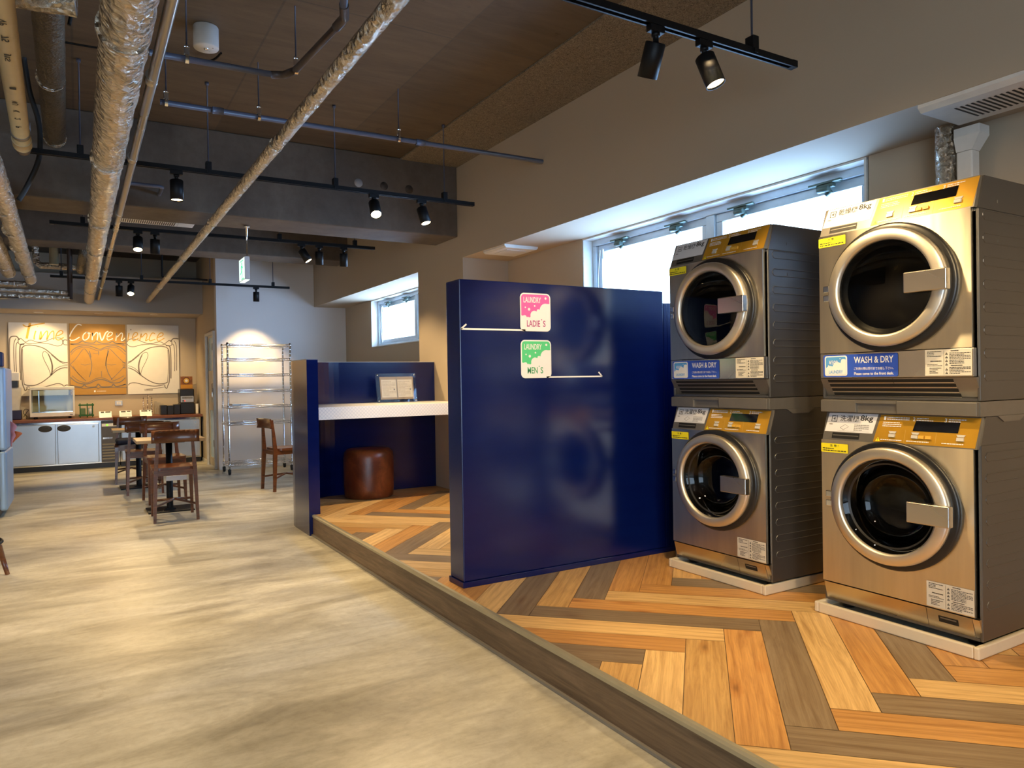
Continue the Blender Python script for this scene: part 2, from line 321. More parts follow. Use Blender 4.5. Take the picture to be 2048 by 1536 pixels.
def thing(name, label, cat, loc=(0, 0, 0), rz=0, group=None):
    o = bpy.data.objects.new(name, None); COL.objects.link(o); o.location = loc; o.rotation_euler = (0, 0, rz)
    o.empty_display_size = 0.1; return tag(o, label, cat, group)
def struct(name, mb, mats, parent=None):
    o = obj(name, mb, mats, parent); recalc(o)
    if parent is None: o['kind'] = 'structure'
    return o
def dup(root, loc, rz=None, label=None, group=None):
    def cp(o, par):
        c = o.copy(); COL.objects.link(c)
        if par is not None: c.parent = par
        for ch in o.children: cp(ch, c)
        return c
    r = cp(root, None); r.location = loc
    if rz is not None: r.rotation_euler = (0, 0, rz)
    if label: r['label'] = label
    if group: r['group'] = group
    return r

# ------------------------------------------------------------------ lettering and flat prints
_TXT = {}
def text_polys(s):
    if s in _TXT: return _TXT[s]
    c = bpy.data.curves.new('lettering', 'FONT'); c.body = s; c.size = 1.0; c.resolution_u = 3; c.offset = 0.016 if s.isascii() else 0.006
    o = bpy.data.objects.new('lettering', c); COL.objects.link(o)
    dg = bpy.context.evaluated_depsgraph_get(); me = bpy.data.meshes.new_from_object(o.evaluated_get(dg))
    vs = [(v.co.x, v.co.y) for v in me.vertices]; fs = [list(p.vertices) for p in me.polygons]
    bpy.data.objects.remove(o); bpy.data.curves.remove(c); bpy.data.meshes.remove(me)
    if vs:
        x0 = min(v[0] for v in vs); x1 = max(v[0] for v in vs); y0 = min(v[1] for v in vs); y1 = max(v[1] for v in vs)
    else: x0 = y0 = 0; x1 = y1 = 1
    _TXT[s] = (vs, fs, x0, x1, y0, y1); return _TXT[s]
class Decal:
    STEP = 0.0007
    def __init__(s, mb, o, u, v, n): s.mb = mb; s.o = Vector(o); s.u = Vector(u); s.v = Vector(v).normalized(); s.n = Vector(n).normalized()
    def P(s, x, y, l): return s.o+s.u*x+s.v*y+s.n*(s.STEP*l)
    def poly(s, pts, l, mi): s.mb.add([s.P(x, y, l) for x, y in pts], [list(range(len(pts)))], mi); return s
    def rect(s, x0, y0, x1, y1, l, mi): return s.poly([(x0, y0), (x1, y0), (x1, y1), (x0, y1)], l, mi)
    def rrect(s, x0, y0, x1, y1, r, l, mi, seg=6): return s.poly(rr_pts(x0, y0, x1, y1, r, seg), l, mi)
    def disc(s, x, y, r, l, mi, seg=16): return s.poly([(x+r*math.cos(2*PI*k/seg), y+r*math.sin(2*PI*k/seg)) for k in range(seg)], l, mi)
    def text(s, t, x0, y0, x1, y1, l, mi):
        vs, fs, a, b, c, d = text_polys(t); sx = (x1-x0)/max(b-a, 1e-6); sy = (y1-y0)/max(d-c, 1e-6)
        s.mb.add([s.P(x0+(p[0]-a)*sx, y0+(p[1]-c)*sy, l) for p in vs], fs, mi); return s
    def stroke(s, pts, w, l, mi, clip=None):
        n = len(pts); L = []; R = []
        for i in range(n):
            a = pts[max(i-1, 0)]; b = pts[min(i+1, n-1)]; dx, dy = b[0]-a[0], b[1]-a[1]; q = math.hypot(dx, dy) or 1
            ww = w(i/(n-1)) if callable(w) else w
            L.append((pts[i][0]-dy/q*ww/2, pts[i][1]+dx/q*ww/2)); R.append((pts[i][0]+dy/q*ww/2, pts[i][1]-dx/q*ww/2))
        for i in range(n-1):
            if clip and not (clip[0] <= (pts[i][0]+pts[i+1][0])/2 <= clip[1]): continue
            s.poly([R[i], R[i+1], L[i+1], L[i]], l, mi)
        return s
    def para(s, x0, y0, x1, y1, rows, l, mi, seed=1):   # tiny printed lines, too small to read
        rd = random.Random(seed); h = (y1-y0)/rows
        for k in range(rows):
            x = x0; end = x1-(x1-x0)*rd.choice((0, 0, .1, .3, .5))
            while x < end:
                w = (x1-x0)*rd.uniform(.03, .12); s.rect(x, y0+k*h+h*.25, min(x+w, end), y0+k*h+h*.7, l, mi); x += w+(x1-x0)*.02
        return s
def rr_pts(x0, y0, x1, y1, r, seg=6):
    out = []
    for cx, cy, a in ((x1-r, y0+r, -PI/2), (x1-r, y1-r, 0), (x0+r, y1-r, PI/2), (x0+r, y0+r, PI)):
        for k in range(seg+1): q = a+PI/2*k/seg; out.append((cx+r*math.cos(q), cy+r*math.sin(q)))
    return out
def smooth(pts, k=6):
    out = []; n = len(pts)
    for i in range(n-1):
        p0, p1, p2, p3 = pts[max(i-1, 0)], pts[i], pts[i+1], pts[min(i+2, n-1)]
        for j in range(k):
            t = j/k; out.append(tuple(0.5*((2*p1[a])+(-p0[a]+p2[a])*t+(2*p0[a]-5*p1[a]+4*p2[a]-p3[a])*t*t+(-p0[a]+3*p1[a]-3*p2[a]+p3[a])*t**3) for a in range(len(p1))))
    out.append(tuple(pts[-1])); return out

# ================================================================== THE SETTING
P = 0.155          # platform height
XW, XA, SOF, CEIL = 2.88, 3.335, 2.21, 3.02
m = MB(); m.box(-4.2, 1.60, -3.0, 12.5, -0.1, 0.0); m.box(1.60, 3.6, 5.9, 12.5, -0.1, 0.0); m.box(1.60, 3.6, -3.0, 5.9, -0.1, -0.001)
struct('floor', m, M_FLOOR)
m = MB(); m.box(-4.2, 2.355, -3.0, 12.5, CEIL, CEIL+0.15); struct('ceiling', m, M_SLAB)
m = MB(); m.box(2.355, 3.6, -3.0, 12.5, CEIL-0.012, CEIL+0.15); struct('ceiling_insulation', m, M_WOOL)
m = MB(); m.box(-4.2, XW, 5.74, 6.19, 2.40, CEIL-0.001, 0.008); struct('beam', m, M_BEAM)
bd = bpy.data.objects['beam']
for x, z, r, mt in ((1.986, 2.766, .035, flat('white_mortar_patch', (.33, .31, .30), .8)), (2.205, 2.766, .034, flat('dark_core_hole', (.05, .038, .03), .8)), (2.428, 2.766, .036, flat('dark_core_hole', (.05, .038, .03), .8))):
    m = MB(); m.lathe([(0, -.0012), (r, -.0012), (r, .004), (0, .004)], (x, 5.74, z), 'y', 18); obj('filled_hole', m, mt, bd)
m = MB(); m.box(-4.2, XW, 8.77, 9.20, 2.63, CEIL-0.001, 0.008); struct('beam', m, M_BEAM)

# right-hand wall: header, column, two recesses with a window each
W1 = (2.17, 4.53, 1.42); W2 = (6.75, 9.23, 1.59)
m = MB()
m.box(XW, 3.62, -3.0, 10.3, SOF, CEIL-0.013)                      # header over the recesses
m.box(XW, 3.62, 5.65, 6.62, 0, SOF)                              # column between them
for ya, yb, (wa, wb, wz) in ((-3.0, 5.65, W1), (6.62, 10.3, W2)):
    m.box(XA, 3.50, ya, wa, 0, SOF); m.box(XA, 3.50, wb, yb, 0, SOF); m.box(XA, 3.50, wa, wb, 0, wz)
struct('wall_right', m, M_WALL)
m = MB(); m.box(1.58, 3.62, 10.30, 10.45, 0, CEIL-0.001); struct('wall_front', m, M_WALLF)
m = MB(); m.box(1.58, 1.70, 10.451, 10.50, 0, CEIL-0.001); m.box(1.58, 1.70, 11.12, 12.5, 0, CEIL-0.001); m.box(1.58, 1.70, 10.50, 11.12, 1.86, CEIL-0.001)
struct('wall_side', m, M_WALL2)
m = MB(); m.box(-4.2, 1.579, 12.30, 12.45, 0, 2.9); m.box(-4.2, 1.579, 12.1, 12.299, 2.67, CEIL-0.001); struct('wall_back', m, M_WALL2)
m = MB(); m.box(-4.2, 1.579, 11.50, 12.299, 2.17, 2.66); struct('wall_bulkhead', m, M_GREYWALL)
m = MB(); m.box(-4.2, -1.6, 11.2, 12.299, 0, 2.169); struct('wall_niche_side', m, M_WALL2)
# walls outside the view that close the room, with the glazed shopfront on the street side
m = MB(); m.box(-4.2, -4.0, -3.0, 12.5, 0, CEIL-0.001)
struct('wall_left', m, M_GREYWALL)
m = MB(); m.box(-4.2, -3.4, -3.2, -3.0, 0, CEIL-0.001); m.box(.4, 3.62, -3.2, -3.0, 0, CEIL-0.001); m.box(-3.4, .4, -3.2, -3.0, 2.45, CEIL-.001); m.box(-3.4, .4, -3.2, -3.0, 0, .2); struct('wall_rear', m, M_GREYWALL)

def window(n, y0, y1, z0, z1, mull, stays, cord_y):
    fr = MB(); X0, X1 = 3.42, 3.50
    fr.box(X0, X1, y0, y1, z1-0.055, z1, 0.004); fr.box(X0, X1, y0, y1, z0, z0+0.045, 0.004)
    fr.box(X0, X1, y0, y0+0.05, z0+.045, z1-0.055, 0.004); fr.box(X0, X1, y1-0.05, y1, z0+.045, z1-0.055, 0.004)
    ys = [y0+0.05]+mull+[y1-0.05]
    for q in mull: fr.box(X0+.005, X1, q-0.035, q+0.035, z0+.045, z1-.055, 0.004)
    f = struct('window_%d' % n, fr, M_ALU)
    for a, b in zip(ys[:-1], ys[1:]):
        a2 = a+(0.036 if a in mull else 0.001); b2 = b-(0.036 if b in mull else 0.001); t = 0.05; s = MB(); xa, xb = X0+.022, X1-.012
        s.box(xa, xb, a2, b2, z1-.056-t, z1-.056, 0.004); s.box(xa, xb, a2, b2, z0+.046, z0+.046+t, .004)
        s.box(xa, xb, a2, a2+t, z0+.046+t, z1-.056-t, .004); s.box(xa, xb, b2-t, b2, z0+.046+t, z1-.056-t, .004)
        so = obj('window_sash', s, M_ALU, f); recalc(so)
        g = MB(); g.box(xa+.02, xa+.028, a2+t-.004, b2-t+.004, z0+.046+t-.004, z1-.056-t+.004); recalc(obj('window_pane', g, M_GLASS, so))
    for q in stays:
        s = MB(); s.box(X0-.035, X0+.006, q-.085, q+.095, z1-.062, z1-.050, .003); s.box(X0-.028, X0, q-.05, q+.05, z1-.082, z1-.062, .003)
        s.tube([(X0-.03, q-.03, z1-.09), (X0-.03, q+.035, z1-.09)], .016, 10); s.tube([(X0-.012, q-.03, z1-.1), (X0-.012, q+.0, z1-.118)], .012, 8)
        s.box(X0-.05, X0-.03, q-.11, q-.06, z1-.064, z1-.054, .002)
        recalc(obj('window_stay', s, M_STAY, f))
    c = MB(); c.tube(smooth([(X0-.02, cord_y, z1-.09), (X0-.024, cord_y+.004, z1-.3), (X0-.02, cord_y-.004, z0+.06)], 6), .003, 6, 0)
    c.tube([(X0-.02, cord_y, z1-.10), (X0-.022, cord_y, z1-.17)], .009, 8, 1)
    c.tube(smooth([(X0-.02, cord_y+.03, z1-.1), (X0-.03, cord_y+.045, z1-.35), (X0-.02, cord_y+.025, z0+.06)], 6), .0025, 6, 0)
    obj('window_cord', c, [M_PLASW, M_ALU], f)
    # white lining of the opening
    l = MB(); l.box(XA-.004, X0-.001, y1-.012, y1-.001, z0+.012, z1-.013); l.box(XA-.004, X0-.001, y0+.001, y0+.012, z0+.012, z1-.013); l.box(XA-.004, X0-.001, y0+.001, y1-.001, z0+.001, z0+.012); l.box(XA-.004, X0-.001, y0+.001, y1-.001, z1-.012, z1-.001)
    recalc(obj('window_lining', l, M_PLASW, f)); return f
window(1, W1[0]+.01, W1[1]-.01, W1[2], SOF, [3.30], [4.16, 3.58, 3.03, 2.46], 4.36)
window(2, W2[0]+.01, W2[1]-.01, W2[2], SOF, [7.95], [8.78, 8.2, 7.7, 7.1], 8.98)

# platform: herringbone oak deck, aluminium nosing, dark riser
XE, YE = 1.487, 6.35
m = MB(); m.prism([(XE+.022, -1.6), (XA-.002, -1.6), (XA-.002, 5.6), (2.87, 5.6), (2.87, 6.30)]+[(1.962-.44*math.sin(PI/2*k/8), 5.86+.44*math.cos(PI/2*k/8)) for k in range(9)], 'z', 0.0, P-.004); struct('platform_base', m, M_RISER)
def clip(poly, x0, x1, y0, y1):
    planes = [(1, 0, x0), (-1, 0, -x1), (0, 1, y0), (0, -1, -y1)]
    for k in range(1, 7):      # follow the curved screen of the booth
        q = math.radians(90*k/7); nx, ny = math.cos(q), -math.sin(q); planes.append((nx, ny, nx*1.962+ny*5.86-.452))
    for nx, ny, lim in planes:
        out = []
        for i in range(len(poly)):
            a, b = poly[i-1], poly[i]; da, db = a[0]*nx+a[1]*ny-lim, b[0]*nx+b[1]*ny-lim
            if da >= 0 and db >= 0: out.append(b)
            elif da >= 0 > db or db >= 0 > da:
                t = da/(da-db); c = tuple(a[k]+(b[k]-a[k])*t for k in range(4))
                out.append(c) if da >= 0 else out.extend([c, b])
        poly = out
        if len(poly) < 3: return []
    return poly
HON, ORG, LIG, BRN = (0.64, 0.40, 0.15), (0.58, 0.31, 0.10), (0.74, 0.50, 0.22), (0.255, 0.19, 0.12)
TONES = {('v', 0, 0): BRN, ('v', 1, 0): HON, ('v', 2, 0): BRN, ('v', -1, 0): LIG, ('v', 3, 0): ORG, ('v', 4, 0): ORG, ('v', 5, 0): HON,
         ('v', -2, 1): LIG, ('v', -1, 1): HON, ('v', 0, 1): ORG, ('v', 1, 1): BRN, ('v', 2, 1): LIG, ('v', 3, 1): ORG, ('v', 4, 1): BRN, ('v', 5, 1): ORG,
         ('u', 0, 0): BRN, ('u', -1, 0): LIG, ('u', -2, 0): ORG, ('u', -3, 0): BRN, ('u', 1, 0): ORG, ('u', 2, 0): LIG, ('u', 3, 0): ORG, ('u', 4, 0): BRN, ('u', 5, 0): ORG,
         ('u', 0, 1): BRN, ('u', 1, 1): ORG, ('u', 2, 1): BRN, ('u', 3, 1): LIG, ('u', 4, 1): ORG, ('u', -1, 1): LIG, ('v', 0, -1): BRN, ('v', -1, -1): ORG, ('v', 1, -1): LIG, ('v', 2, -1): HON, ('u', 0, -1): LIG, ('u', 1, -1): HON, ('u', 2, -1): LIG, ('u', -1, -1): BRN, ('u', -2, -1): LIG, ('v', -2, -1): LIG, ('v', -3, -1): BRN, ('u', -3, -1): HON}
def herringbone():
    Wd, Ln = 0.1414, 0.927; q = math.sqrt(0.5); O = (1.604, 2.595); vs = []; fs = []; uvs = []; tones = []; rd = random.Random(11)
    def put(kind, k, mm):
        bu = k*Wd+mm*Ln; bv = k*Wd-mm*Ln; g = 0.0012
        if kind == 'u': r = (bu, bu+Ln, bv, bv+Wd)
        else: r = (bu-Wd, bu, bv, bv+Ln)
        c = [(r[0]+g, r[2]+g), (r[1]-g, r[2]+g), (r[1]-g, r[3]-g), (r[0]+g, r[3]-g)]
        j = rd.uniform(0, 40); poly = []
        for (u, v) in c:
            x = O[0]+(u+v)*q; y = O[1]+(-u+v)*q
            la, lb = (u-bu, v-bv) if kind == 'u' else (v-bv, u-bu)
            poly.append((x, y, la+j, lb+j*0.37))
        poly = clip(poly, XE+.018, XA-.003, -1.6, YE)
        if not poly: return
        tone = TONES.get((kind, k, mm)) or rd.choice((HON, ORG, LIG, BRN, HON, ORG, LIG, HON))
        f = rd.uniform(0.92, 1.08); o = len(vs); vs.extend([(p[0], p[1], P) for p in poly]); fs.append(list(range(o, o+len(poly))))
        uvs.extend([(p[2], p[3]) for p in poly]); tones.extend([tuple(c*f for c in tone)+(1,)]*len(poly))
    for mm in range(-4, 5):
        for k in range(-16, 20): put('u', k, mm); put('v', k, mm)
    me = bpy.data.meshes.new('herringbone'); me.from_pydata(vs, [], fs)
    me.uv_layers.new(name='UVMap'); me.color_attributes.new('tone', 'FLOAT_COLOR', 'CORNER'); ul = me.uv_layers['UVMap']; ca = me.color_attributes['tone']; i = 0
    for p in me.polygons:
        for li in p.loop_indices: ul.data[li].uv = uvs[i]; ca.data[li].color = tones[i]; i += 1
    me.materials.append(M_PLANK); o = bpy.data.objects.new('platform_floor', me); COL.objects.link(o); recalc(o)
    if me.polygons[0].normal.z < 0: me.flip_normals()
    o['kind'] = 'structure'
herringbone()
m = MB(); m.box(XE, XE+.020, -1.6, 5.455, 0.012, P-.012); struct('trim_1', m, M_RISER)
m = MB(); m.prism([(XE-.005, P-.016), (XE+.017, P-.016), (XE+.017, P+.003), (XE+.002, P+.003), (XE-.005, P-.004)], 'y', -1.6, 5.455); struct('trim_2', m, M_NOSE)
m = MB(); m.box(XE-.012, XE+.019, -1.6, 5.455, 0.001, 0.012); struct('shadow_gap', m, M_SHADOW_GAP)  # shade of the gap at the riser foot, put in as a grey strip
m = MB(); m.box(1.72, 3.33, 10.288, 10.299, 0.001, 0.05); m.box(1.585, 1.72, 10.288, 10.299, .001, .05); struct('baseboard_front', m, M_PLASW)
m = MB(); m.box(1.568, 1.579, 11.18, 12.29, .001, .05); struct('baseboard_side', m, M_PLASW)

# door in the side wall, seen at a grazing angle
m = MB(); m.box(1.55, 1.705, 10.45, 10.50, 0, 1.86, .003); m.box(1.55, 1.705, 11.12, 11.17, 0, 1.86, .003); m.box(1.55, 1.705, 10.501, 11.119, 1.82, 1.86, .003)
dr = struct('door_1', m, M_PLASW)
m = MB(); m.box(1.585, 1.62, 10.505, 11.115, .01, .12); m.box(1.585, 1.62, 10.505, 11.115, .78, 1.33); m.box(1.585, 1.62, 10.505, 11.115, 1.79, 1.815)
m.box(1.585, 1.62, 10.505, 10.58, .12, .78); m.box(1.585, 1.62, 11.04, 11.115, .12, .78); m.box(1.585, 1.62, 10.505, 10.58, 1.33, 1.79); m.box(1.585, 1.62, 11.04, 11.115, 1.33, 1.79)
dl = recalc(obj('door_leaf', m, flat('cream_door', (0.62, 0.56, 0.45), .5), dr))
frost = flat('frosted_glass', (0.50, 0.72, 0.88), 0.25)
m = MB(); m.box(1.595, 1.61, 10.58, 11.04, .12, .78); recalc(obj('door_glass', m, frost, dl)); m = MB(); m.box(1.595, 1.61, 10.58, 11.04, 1.33, 1.79); recalc(obj('door_glass', m, frost, dl))
m = MB(); m.tube([(1.57, 10.56, .9), (1.55, 10.56, .9), (1.55, 10.56, 1.15), (1.57, 10.56, 1.15)], .008, 8); obj('door_handle', m, M_CHROME, dl)
for z in (.3, 1.0, 1.6):
    m = MB(); m.box(1.543, 1.549, 10.47, 10.49, z, z+.09); obj('door_hinge', m, M_GREYP, dr)

# ================================================================== NAVY PARTITIONS
def laundry_sign(parent, x, z, col, word, arrow_to, name, label):
    mb = MB(); d = Decal(mb, (x, 0, z), (1, 0, 0), (0, 0, 1), (0, -1, 0)); w, h = 0.182, 0.192
    d.rrect(0, 0, w, h, 0.024, 1, 0)
    b = 0.0065
    # coloured field above a scalloped foam edge
    top = rr_pts(b, b, w-b, h-b, 0.018)
    edge = []
    def bump_arc(cx, cy, r, a0, a1, n=8): return [(cx+r*math.cos(a0+(a1-a0)*k/n), cy+r*math.sin(a0+(a1-a0)*k/n)) for k in range(n+1)]
    foam = [(b, .079)]+bump_arc(.026, .062, .018, 2.2, 1.2)+bump_arc(.045, .056, .016, 2.0, .9)+bump_arc(.084, .080, .024, 3.4, 1.0)+bump_arc(.108, .094, .018, 2.0, 1.0)+bump_arc(.152, .106, .036, 2.9, 1.35)+[(w-b, .141)]
    fld = foam+[(w-b, h-b-.018)]+[q for q in top if q[1] > h-b-.018-1e-6 and q[0] > w/2]+[q for q in top if q[1] > h-b-.018-1e-6 and q[0] < w/2]
    d.poly(fld, 2, 1)
    for cx, cy, r in ((.152, .168, .006), (.086, .128, .0045), (.030, .119, .004), (.052, .110, .007)): d.disc(cx, cy, r, 3, 0)
    d.text('LAUNDRY', .020, .143, .124, .172, 3, 0)
    d.text(word[:-2], .038, .023, .038+.079*(len(word)-2)/5 if len(word) > 5 else .098, .055, 2, 2)
    x1 = (.038+.079*(len(word)-2)/5 if len(word) > 5 else .098)
    d.disc(x1+.010, .059, .003, 2, 2, 8); d.text('S', x1+.018, .023, x1+.033, .055, 2, 2)
    if arrow_to < x: d.rect(arrow_to-x, 0, .03, .0085, 1, 0); d.stroke([(arrow_to-x, .003), (arrow_to-x+.030, .027)], .008, 1, 0)
    else: d.rect(w-.03, 0, arrow_to-x, .0075, 1, 0); d.stroke([(arrow_to-x, .003), (arrow_to-x-.024, .027)], .008, 1, 0)
    inkc = flat(name+'_ink', tuple(c*0.55 for c in col), .6, var=.02)
    o = obj(name, mb, [M_WHITE, M_PINK if name[0] == 'l' else M_GREEN, inkc], parent, (0, 0, 0), label); return o

Y1 = 3.108
pt = thing('navy_partition', 'tall dark navy glossy panel beside the stacked machines with pink and green laundry signs', 'partition', (1.562, Y1, P))
m = MB(); m.box(0, 1.285, 0, .145, .028, 1.475, .004); m.box(1.285, 1.315, 0, .145, .028, 1.41, .003); m.box(1.315, XA-1.562-.003, 0, .145, .028, 1.41)
recalc(obj('panel', m, M_NAVY, pt))
m = MB(); m.box(-.006, 1.74, -.006, .151, 0, .028, .002); recalc(obj('base_trim', m, M_NAVY, pt))
s1 = laundry_sign(pt, 1.899-1.562, 1.388-P, (0.80, 0.13, 0.42), "LADIE'S", 1.567-1.562, 'ladies_sign', "pink sign reading LAUNDRY LADIE'S with white line and arrowhead")
s2 = laundry_sign(pt, 1.899-1.562, 1.152-P, (0.10, 0.62, 0.25), "MEN'S", 2.407-1.562, 'mens_sign', "green sign reading LAUNDRY MEN'S with white line and arrowhead")
for o in (s1, s2): o.location = (0, -.001, 0)
# booth: end wall that curves into the back panel
bt = thing('booth_screen', 'low curved dark navy glossy screen enclosing the desk and leather pouf', 'screen', (0, 0, 0))
T = 0.085; outer = []; inner = []
for k in range(15):
    a = PI-k*(PI/2)/14; outer.append((1.462+.50+.50*math.cos(a), 5.86+.50*math.sin(a))); inner.append((1.462+.50+(.5-T)*math.cos(a), 5.86+(.5-T)*math.sin(a)))
outl = [(1.462, 5.46)]+outer+[(XW-.002, 6.36)]; inl = [(1.462+T, 5.46)]+inner+[(XW-.002, 6.36-T)]
def strip(z0, z1, pa, pb, mb):
    n = len(pa); vs = [(x, y, z0) for x, y in pa]+[(x, y, z1) for x, y in pa]+[(x, y, z0) for x, y in pb]+[(x, y, z1) for x, y in pb]
    mb.add(vs, [(i, i+1, n+i+1, n+i) for i in range(n-1)]+[(2*n+i+1, 2*n+i, 3*n+i, 3*n+i+1) for i in range(n-1)], 0, False)
    mb.add(vs, [(n+i, n+i+1, 3*n+i+1, 3*n+i) for i in range(n-1)]+[(0, n, 3*n, 2*n), (n-1, 3*n-1, 4*n-1, 2*n-1)]+[(i+1, i, 2*n+i, 2*n+i+1) for i in range(n-1)], 0, False)
m = MB(); strip(0.0, 1.318, outl, inl, m); recalc(obj('panel', m, M_NAVY, bt))
m = MB(); strip(1.3185, 1.3235, [(x, y) for x, y in outl], inl, m); recalc(obj('top_edge', m, flat('pale_edge_trim', (0.5, 0.5, 0.52), .4), bt))
ds = thing('booth_desk', 'white desk with lattice patterned edge built between the navy screen and wall', 'desk', (1.548, 5.475, .862))
m = MB(); m.box(0, XW-1.548-.002, 0.003, 6.27-5.475, 0.01, .095, .003); recalc(obj('desktop', m, M_LAM, ds))
m = MB(); m.box(0, XW-1.548-.002, -.002, .0028, 0.0, .095); recalc(obj('edge_band', m, M_LATT, ds))
m = MB(); m.lathe([(0, 0), (.19, 0), (.205, .012), (.212, .08), (.212, .34), (.205, .385), (.18, .412), (.12, .418), (0, .420)], seg=48)
o = obj('leather_pouf', m, M_LEATHER, None, (2.138, 6.045, P+.001)); tag(o, 'round brown leather pouf standing under the white booth desk', 'pouf')
for k in range(0): pass
# acrylic stand with two printed sheets
st = thing('acrylic_stand', 'clear acrylic stand with two framed certificates on the white booth desk', 'document stand', (2.44, 6.10, .9575), -0.06)
def tilt(mb_fn, name, mats, parent, loc=(0, 0, 0)):
    o = obj(name, mb_fn, mats, parent, loc); o.rotation_euler = (-0.20, 0, 0); recalc(o); return o
m = MB(); m.box(-.185, .185, .004, .008, 0.004, .265, .001); m.box(-.185, .185, .016, .020, 0.004, .265, .001); tilt(m, 'acrylic_sheet', M_ACR, st)
m = MB(); m.box(-.15, .16, .0095, .0145, .03, .235)
d = Decal(m, (-.15, .0093, .03), (1, 0, 0), (0, 0, 1), (0, -1, 0)); d.rect(.012, .018, .148, .178, 1, 1); d.rect(.162, .018, .298, .178, 1, 1)
d.para(.02, .03, .14, .165, 12, 2, 2, 5); d.para(.17, .03, .29, .165, 12, 2, 2, 6); d.rect(.122, .082, .134, .096, 3, 3); d.rect(.272, .082, .284, .096, 3, 3); d.rect(.150, 0, .156, .205, 2, 3)
tilt(m, 'certificates', [flat('brown_mount', (.36, .27, .18), .6), flat('cream_paper', (.66, .58, .46), .6), flat('faint_ink', (.42, .36, .28), .6), M_GREYINK], st)
for sx in (-.17, .17):
    for sz in (.018, .25):
        m = MB(); m.lathe([(0, -.004), (.007, -.004), (.007, .002), (0, .002)], (sx, .004, sz), 'y', 12); tilt(m, 'bolt', M_CHROME, st)
for sx in (-.165, .165): m = MB(); m.prism([(.02, 0), (.10, 0), (.10, .006), (.03, .05)], 'x', sx-.003, sx+.003); recalc(obj('foot', m, M_ACR, st))

# ================================================================== LAUNDRY MACHINES
M_BTN = flat('silver_button', (.52, .50, .45), .35)
HW = 0.335; SYR = 1.05      # half width; the doors
U, V, N = (0, -1, 0), (0, 0, 1), (-1, 0, 0)     # printed fronts are read towards the camera side
def door_parts(root, zc, dryer):
    R = 0.240
    m = MB(); m.lathe([(.263, 0), (.263, -.014), (.255, -.020), (.205, -.020), (.20, -.004)], (0.0, 0, zc), 'x', 56, 0, True, SYR)
    recalc(obj('door_gasket', m, M_BLACK, root))
    dn = thing_part('door', root, (0, 0, zc))
    m = MB(); m.lathe([(.236, -.018), (R, -.034), (R-.002, -.048), (R-.008, -.054), (R-.038, -.058), (.198, -.056), (.192, -.050), (.192, -.02)], (0, 0, 0), 'x', 64, 0, True, SYR)
    recalc(obj('door_ring', m, M_RING, dn))
    m = MB(); m.lathe([(.193, -.036), (.184, -.032), (.176, -.026), (.168, -.020)], (0, 0, 0), 'x', 56, 0, True, SYR); recalc(obj('inner_bezel', m, M_BLACK, dn))
    m = MB()
    prof = [(.190, -.040), (.165, -.043), (.12, -.046), (.06, -.048), (0, -.0485)] if dryer else [(.190, -.040), (.178, -.030), (.150, .015), (.135, .05), (.10, .062), (.05, .068), (0, .070)]
    m.lathe(prof, (0, 0, 0), 'x', 56, 0, True, SYR); recalc(obj('door_window', m, M_DGLASS, dn))
    m = MB(); m.box(-.094, -.062, -.262*SYR, -.112, -.039, .041, .004, 0, 3)
    m.box(-.066, -.050, -.255*SYR, -.19, -.030, .032, .002)
    recalc(obj('door_handle', m, M_STEEL, dn))
    m = MB()
    for dz in (-.02, .02): m.box(-.050, -.030, .236*SYR, .262*SYR, dz-.014, dz+.014, .003)
    recalc(obj('door_hinge', m, M_CHROME, dn)); return dn
def thing_part(name, root, loc):
    o = bpy.data.objects.new(name, None); COL.objects.link(o); o.parent = root; o.location = loc; o.empty_display_size = .05; return o
def side_ribs(mb, z0, z1, n, x0=.05, x1=.565):
    y = -HW
    for k in range(n):
        zc = z0+(z1-z0)*(k+.5)/n; h = (z1-z0)/n*.40
        path = [(x1, zc+h/2), (x0+.012, zc+h/2), (x0, zc+h/2-.012), (x0, zc-h/2+.012), (x0+.012, zc-h/2), (x1, zc-h/2)]
        for i in range(len(path)-1):
            a, b = path[i], path[i+1]
            mb.tube([(a[0], y+.0005, a[1]), (b[0], y+.0005, b[1])], .0026, 6, 0, False)
def emblem(d, x, y, s, l, mi):
    # small square emblem: rounded frame with four gaps and a sail-like wedge
    for a in range(4):
        cx, cy = x+s/2, y+s/2; q = [(-.5, .5), (.18, .5), (.18, .40), (-.40, .40), (-.40, -.18), (-.5, -.18)] if a % 2 == 0 else [(.5, .5), (.5, -.18), (.40, -.18), (.40, .40), (.26, .40), (.26, .5)]
        ang = 0 if a < 2 else PI
        d.poly([(cx+s*(px*math.cos(ang)-py*math.sin(ang)), cy+s*(px*math.sin(ang)+py*math.cos(ang))) for px, py in q], l, mi)
    d.poly([(x+s*.28, y+s*.5), (x+s*.5, y+s*.72), (x+s*.5, y+s*.28)], l, mi); d.poly([(x+s*.55, y+s*.72), (x+s*.66, y+s*.72), (x+s*.66, y+s*.28), (x+s*.55, y+s*.28)], l, mi)
def warn(d, x, y, s, l, mi, mi2):
    d.poly([(x, y), (x+s, y), (x+s/2, y+s*.9)], l, mi); d.rect(x+s*.44, y+s*.3, x+s*.56, y+s*.65, l+1, mi2); d.rect(x+s*.44, y+s*.12, x+s*.56, y+s*.22, l+1, mi2)
